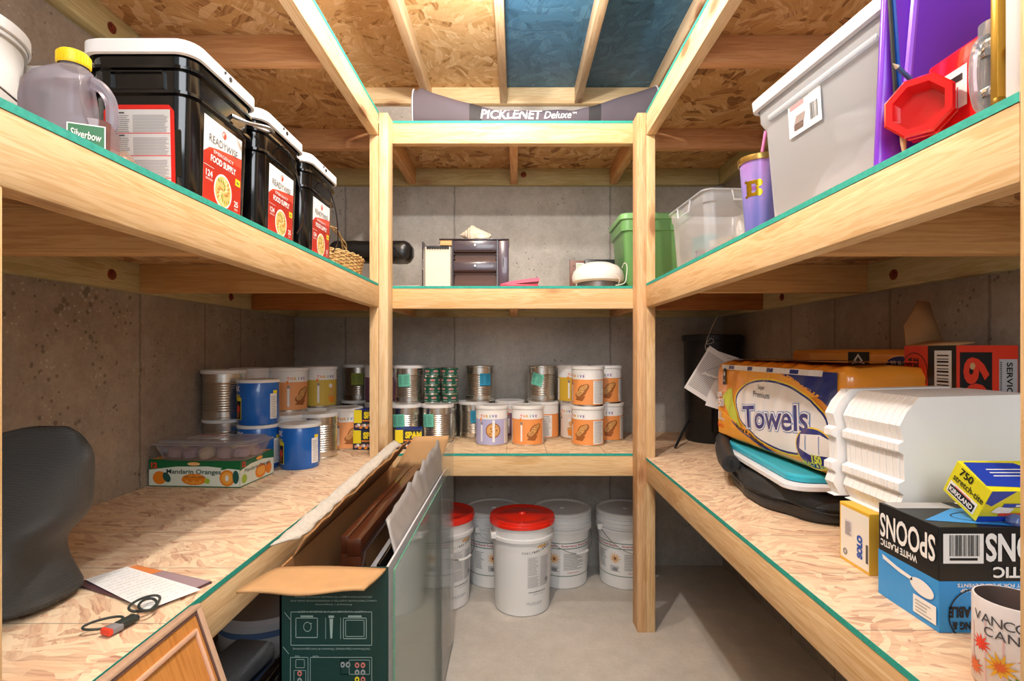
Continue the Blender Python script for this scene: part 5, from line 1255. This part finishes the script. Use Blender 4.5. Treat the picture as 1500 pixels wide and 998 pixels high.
a = Art(); a.rect(-.2, .40, .1, .44, 1, 1); a.rect(.02, .38, .12, .445, 2, 2); a.poly([(.03, .39), (.07, .43), (.11, .39), (.11, .40), (.07, .44), (.03, .40)], 3, 3); a.text('THICK', .25, .405, .03, 3, 3, w=.08, bold=.05); a.ell(.25, .405, .06, .028, 4, 2); a.place(mb, plane((-.0285, 0, 0), (0, -1, 0), (0, 0, 1)))
mb.build('wrapped_rolls', [P[0], P[8], BLK, WHT, NAV], t); 
MB().box(-.03, .055, -.28, .31, 0, .099, b=.01).build('lower_rolls', P[1], t)
# white plastic knives/forks carton pieces
def cutlery(label, hx, hy, h, name='cutlery_carton'):
    return thing(name, (0, 0, 0), label, 'carton')
SB = mat('carton_black', '17181a', .35); SBL = mat('carton_sky', '2f96e0', .35)
t = thing('cutlery_carton', (.835, .912, D1), 'black and blue carton of white plastic spoons standing upside down on the right lower shelf', 'carton')
hx, hy, h = .153, .070, .170
mb = MB().box(-hx, hx, -hy, hy, 0, h, 0, b=.0015); mb.box(-hx-.0003, hx+.0003, -hy-.0003, hy+.0003, .0005, .083, 1)
# aisle face; print is upside down: u runs toward the far end, v runs down from the top
a = Art(); W_, H_ = 2*hy, h
a.text('SPOONS', .070, .038, .044, 2, 2, w=.128, bold=.02); a.text('WHITE PLASTIC', .088, .070, .012, 2, 2, w=.088, bold=.03)
a.place(mb, lambda u, v, hh: Vector((-hx-.0006-hh, -hy+u, h-v)))
a = Art()       # upright spoon and sticker
a.ell(.106, .057, .026, .013, 2, 2, 28, rot=-.1); a.poly([(.012, .078), (.014, .070), (.055, .062), (.085, .060), (.085, .066), (.05, .070)], 2, 2)
a.rect(.088, .010, .137, .040, 2, 3); a.lines(.093, .014, .130, .037, 4, 4, 4, .4, .4)
a.place(mb, lambda u, v, hh: Vector((-hx-.0006-hh, hy-u, v)))
a = Art()       # camera face: u runs left from the right edge, upside down
a.rect(.235, .010, .300, .058, 2, 1); a.barcode(.242, .012, .293, .046, 3, 2, 26); a.lines(.245, .049, .29, .054, 1, 3, 2, .8, 0)
a.text('SPOONS', .155, .032, .046, 2, 2, w=.155, bold=.03); a.text('PLASTIC', .170, .072, .018, 2, 2, w=.10, bold=.03)
a.text('DISPOSABLE FOR EASY CLEAN-UP', .205, .101, .006, 2, 2, w=.135, bold=.02); a.text('GREAT FOR SPECIAL EVENTS', .215, .093, .006, 2, 2, w=.125, bold=.02)
a.ring(.248, .142, .044, .044, .0022, 3, 2, 40); a.text('STRONG &', .255, .158, .013, 3, 2, w=.062, bold=.04); a.text('DURABLE', .258, .136, .018, 3, 2, w=.066, bold=.04)
a.i = [(vs, fs, m_, L0) for vs, fs, m_, L0 in a.i if True]
a.place(mb, lambda u, v, hh: Vector((hx-u, -hy-.0006-hh, h-v)))
a = Art(); a.poly([(-hx+.004, -.035), (-.02, -.066), (.12, -.066), (.15, .02), (-.05, .03)], 1, 1); a.rect(-.148, .03, -.04, .066, 4, 1); a.text('SNOO', .03, .05, .03, 2, 2, w=.1, bold=.03); a.ring(-.02, -.02, .07, .03, .002, 3, 2); a.place(mb, plane((0, 0, h), (1, 0, 0), (0, 1, 0)))
mb.build('carton', [SB, SBL, WHT, BLK, mat('sticker_grey', 'b4b4b4', .5)], t, flat=True)
t = thing('cutlery_carton', (.845, 1.102, D1), 'cream and yellow carton under the foam containers, beside the spoons carton', 'carton')
hx, hy, h = .132, .048, .125
mb = MB().box(-hx, hx, -hy, hy, 0, h, 0, b=.0015)
a = Art(); a.rect(-hy+.005, .007, hy-.0, h-.007, 1, 1); a.text('SOLO', .020, .048, .018, 2, 2, w=.048, rot=pi/2, bold=.08); a.ring(-.027, .022, .007, .007, .0015, 3, 2); a.ring(-.027, .022, .004, .004, .001, 3, 2, 16); a.rect(-.028, .06, -.005, .092, 4, 2); a.lines(-.026, .062, -.006, .09, 8, 3, 3, .35)
a.rect(.039, .022, .046, .06, 3, 2)
a.place(mb, plane((-hx, 0, 0), (0, -1, 0), (0, 0, 1)))
mb.build('carton', [mat('solo_yellow', 'e8b93c', .4), mat('solo_cream', 'efeadf', .45), BLU, DGR, mat('sticker_pale', 'dcd8dc', .5)], t, flat=True)
# foam containers nested on their side
prof = [(.0, .0), (.012, .002), (-.004, .030), (.004, .052), (-.006, .060), (-.006, .074), (.006, .080), (.004, .130), (-.006, .136), (-.006, .150), (.004, .156), (-.004, .185), (.010, .212), (.034, .240), (.26, .246), (.275, .20), (.275, .02), (.255, 0)]
FO = mat('foam_white', 'f4f2f0', .55)
def foam(label, grp):
    mb = MB(); M = Matrix(((1, 0, 0, 0), (0, 0, -1, 0), (0, 1, 0, 0), (0, 0, 0, 1)))
    big = prof; cx, cz = .14, .12
    sm = [(cx+(x-cx)*.9955, cz+(z-cz)*.998) for x, z in prof]
    n = len(prof)
    r0 = [(x, 0, z) for x, z in sm]; r1 = [(x, .0015, z) for x, z in big]; r2 = [(x, .0045, z) for x, z in big]; r3 = [(x, .0058, z) for x, z in sm]
    mb.loft([r0, r1, r2, r3], 0, False, False)
    tt = tessellate_polygon([[Vector((x, z, 0)) for x, z in sm]])
    mb.add(r0, tt); mb.add(r3, [tuple(reversed(f)) for f in tt])
    o = mb.build('foam_container', FO, None, angle=25); tag(o, label, 'container', grp); return o
GFO = 'white foam takeout containers nested on their side'
f0 = foam('white foam takeout container nested in the front stack above the cream carton', GFO); f0.location = (.738, 1.000, D1+.1255)
for k in range(1, 28):
    o = f0.copy(); COL.objects.link(o); o.location = (.738+.0005*sin(k*2.1), 1.000+k*.0062, D1+.1255)
GF2 = 'white foam containers of the rear nested stack'
for k in range(5):
    o = f0.copy(); COL.objects.link(o); o.location = (.720+.0005*sin(k*1.7), 1.180+k*.0064, D1+.1275); o['label'] = 'white foam takeout container in the rear nested stack beside the paper towels'; o['group'] = GF2
t = thing('wrapped_foam_box', (1.05, 1.00, D1+.001), 'smooth white foam box right of the nested foam containers', 'box')
MB().box(-.028, .10, .0, .19, 0, .355, b=.01, seg=3).build('box_body', FO, t)
# stretch wrap box lying tilted on the spoons carton
t = thing('food_wrap_carton', (.762, .8665, D1+.1715), 'yellow and blue carton of plastic food wrap tilted on top of the spoons carton', 'carton', rx=R(28))
KY = mat('wrap_box_yellow', 'e6de28', .35); KB_ = mat('wrap_box_blue', '2240b0', .35)
mb = MB().box(0, .22, 0, .075, 0, .066, 0, b=.001)
a = Art(); a.text('750', .028, .055, .014, 2, 2, bold=.02); a.text('stretch-tite', .040, .039, .012, 2, 2, w=.064, bold=.01); a.rect(.006, .006, .066, .028, 5, 1); a.rect(.009, .008, .063, .023, 2, 2); a.text('KIRKLAND', .036, .0155, .009, 5, 3, w=.050, bold=.03); a.rect(.018, .024, .054, .0255, 4, 3)
a.place(mb, plane((0, .075, 0), (0, -1, 0), (0, 0, 1)))
a = Art(); a.rect(0, 0, .22, .012, 1, 1); a.rect(.03, .032, .2, .040, 1, 2); a.rect(.05, .034, .12, .038, 5, 3); a.rect(.03, .014, .10, .020, 4, 3); a.poly([(.0, .066), (.04, .066), (.012, .034), (.0, .04)], 1, 1); a.poly([(.015, .022), (.045, .016), (.05, .03), (.022, .034)], 5, 3); a.text('WRAP', .10, .055, .008, 2, 2)
a.place(mb, plane((0, 0, 0), (1, 0, 0), (0, 0, 1)))
a = Art(); a.poly([(.0, .012), (.10, .006), (.13, .03), (.09, .068), (.006, .070)], 1, 1); a.lines(.03, .034, .11, .058, 3, 5, 2, .3); a.place(mb, plane((0, 0, .066), (1, 0, 0), (0, 1, 0)))
mb.build('carton', [KY, KB_, BLK, GRY, RED, WHT], t, flat=True)
t = thing('plastic_pouch', (.815, .853, D1+.1705), 'crumpled pale blue plastic pouch on the spoons carton at the right edge', 'pouch')
mb = MB().lathe([(0, 0), (.02, .0), (.028, .012), (.022, .03), (.008, .038), (0, .04)], 20); mb.map(lambda p: p+Vector((noise.noise(p*70), noise.noise(p*70+Vector((3, 1, 0))), .3*noise.noise(p*50)))*.008 if p.z > .001 else p); mb.map(lambda p: p*.45); mb.build('pouch_body', clear('pouch_blue', 'e0e8ff', .4, .15, .4, '90a8e0'), t)
# mug
t = thing('souvenir_mug', (.672, .705, D1), 'tall white souvenir mug with maple leaves at the right edge of the lower shelf', 'mug')
r_ = .0435; Hm = .120
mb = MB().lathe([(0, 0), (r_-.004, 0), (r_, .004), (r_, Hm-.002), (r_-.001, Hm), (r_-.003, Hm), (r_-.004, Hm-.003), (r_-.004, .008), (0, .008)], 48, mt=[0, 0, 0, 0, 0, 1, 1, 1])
a = Art()
for k, ch in enumerate('VANCOUVER'): a.text(ch, -.050+k*.0122, .097, .0125, 2, 3, bold=0)
for k, ch in enumerate('CANADA'): a.text(ch, -.035+k*.013, .081, .012, 2, 3, bold=0)
def leaf(cx, cy, s_, m_, L0, ro=0):
    pts = []
    for q in range(22):
        an = pi/2+q*2*pi/22+ro; rr = s_*(1 if q % 2 == 0 else .45)*(.75 if q in (10, 12) else 1)
        pts.append((cx+rr*cos(an), cy+rr*sin(an)))
    a.poly(pts, m_, L0)
leaf(-.045, .060, .014, 3, 2); leaf(-.022, .040, .020, 4, 3, .3); leaf(.01, .055, .016, 3, 2, .5); leaf(.0, .022, .018, 5, 2); leaf(-.055, .025, .015, 6, 2); leaf(.03, .03, .018, 3, 2); leaf(-.022, .040, .010, 6, 4, .5)
for k in range(6): a.rect(-.06+k*.02, .01, -.058+k*.02, .085+.01*sin(k*2), 7, 1)
a.place(mb, cyl(r_, 0, -.55), .008, .0003)
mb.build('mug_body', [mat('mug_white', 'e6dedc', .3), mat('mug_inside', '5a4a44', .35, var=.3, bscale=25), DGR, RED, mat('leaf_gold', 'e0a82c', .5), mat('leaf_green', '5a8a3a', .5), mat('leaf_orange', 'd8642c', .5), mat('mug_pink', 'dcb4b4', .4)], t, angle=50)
MB().tube(bez([(.040, -.01, .10), (.070, -.012, .095), (.078, -.014, .065), (.065, -.012, .035), (.040, -.008, .028)], 8), .006, 10).build('handle', mat('mug_white', 'e6dedc'), t)
# red and black carton with open flap
t = thing('brown_carton', (1.085, 1.285, D1), 'plain brown cardboard carton supporting the red and black carton', 'carton')
MB().box(-.070, .072, -.085, .085, 0, .294, b=.002).build('carton', CARD, t)
t = thing('cutlery_carton', (1.085, 1.285, D1+.295), 'red and black carton with open brown flaps behind the foam containers', 'carton')
hx, h = .071, .172; ya, yb = -.082, .078
mb = MB().box(-hx, hx, ya, yb, 0, h, 0, b=.0); 
mb.f.pop(5); mb.m.pop(5)
a = Art(); L2 = yb-ya
a.rect(0, .0, .078, h, 1, 1); a.ring(.034, .105, .044, .050, .0022, 2, 2, 36); a.text('STRONG &', .020, .105, .014, 2, 2, w=.075, rot=pi/2, bold=.03); a.text('DURABLE', .040, .105, .018, 2, 2, w=.072, rot=pi/2, bold=.03); a.rect(.098, .045, .148, .160, 3, 1)
for k in range(13): a.rect(.106, .053+k*.0078, .140, .053+k*.0078+(.003, .0045, .002)[k % 3], 2, 2)
a.place(mb, lambda u, v, hh: Vector((-hx-hh, yb-u, v)))
a = Art(); a.rect(0, 0, 2*hx, h, 1, 1); a.rect(.008, -.0, .082, h-.016, 2, 2); a.text('60', .045, .082, .060, 1, 3, w=.125, rot=-pi/2, bold=.04); a.ell(.036, .124, .006, .008, 4, 4); a.rect(.098, .04, .140, .140, 5, 2); a.text('SERVICE', .122, .09, .014, 2, 3, w=.085, rot=-pi/2, bold=.02); a.lines(.100, .042, .104, .136, 20, 2, 3, .5, 0)
a.place(mb, lambda u, v, hh: Vector((-hx+u, ya-hh, v)))
mb.build('carton', [SB, mat('carton_scarlet', 'e03a20', .4), BLK, WHT, CARD, mat('sticker_silver', 'b8b4b4', .5)], t, flat=True)
mb = MB(); mb.add([(-hx+.005, yb, h), (hx*.5, yb, h), (hx*.30, yb+.035, h+.118), (-.010, yb+.035, h+.122), (-.022, yb+.03, h+.100), (-hx*.8, yb+.02, h+.055)], [(0, 1, 2, 3, 4, 5)]); mb.build('back_flap', CARDI, t, solid=.003)
mb = MB(); mb.add([(-hx, ya+.02, h), (-hx, yb, h), (-hx+.06, yb-.01, h+.014), (-hx+.06, ya+.02, h+.008)], [(0, 1, 2, 3)]); mb.build('side_flap', CARD, t, solid=.003)
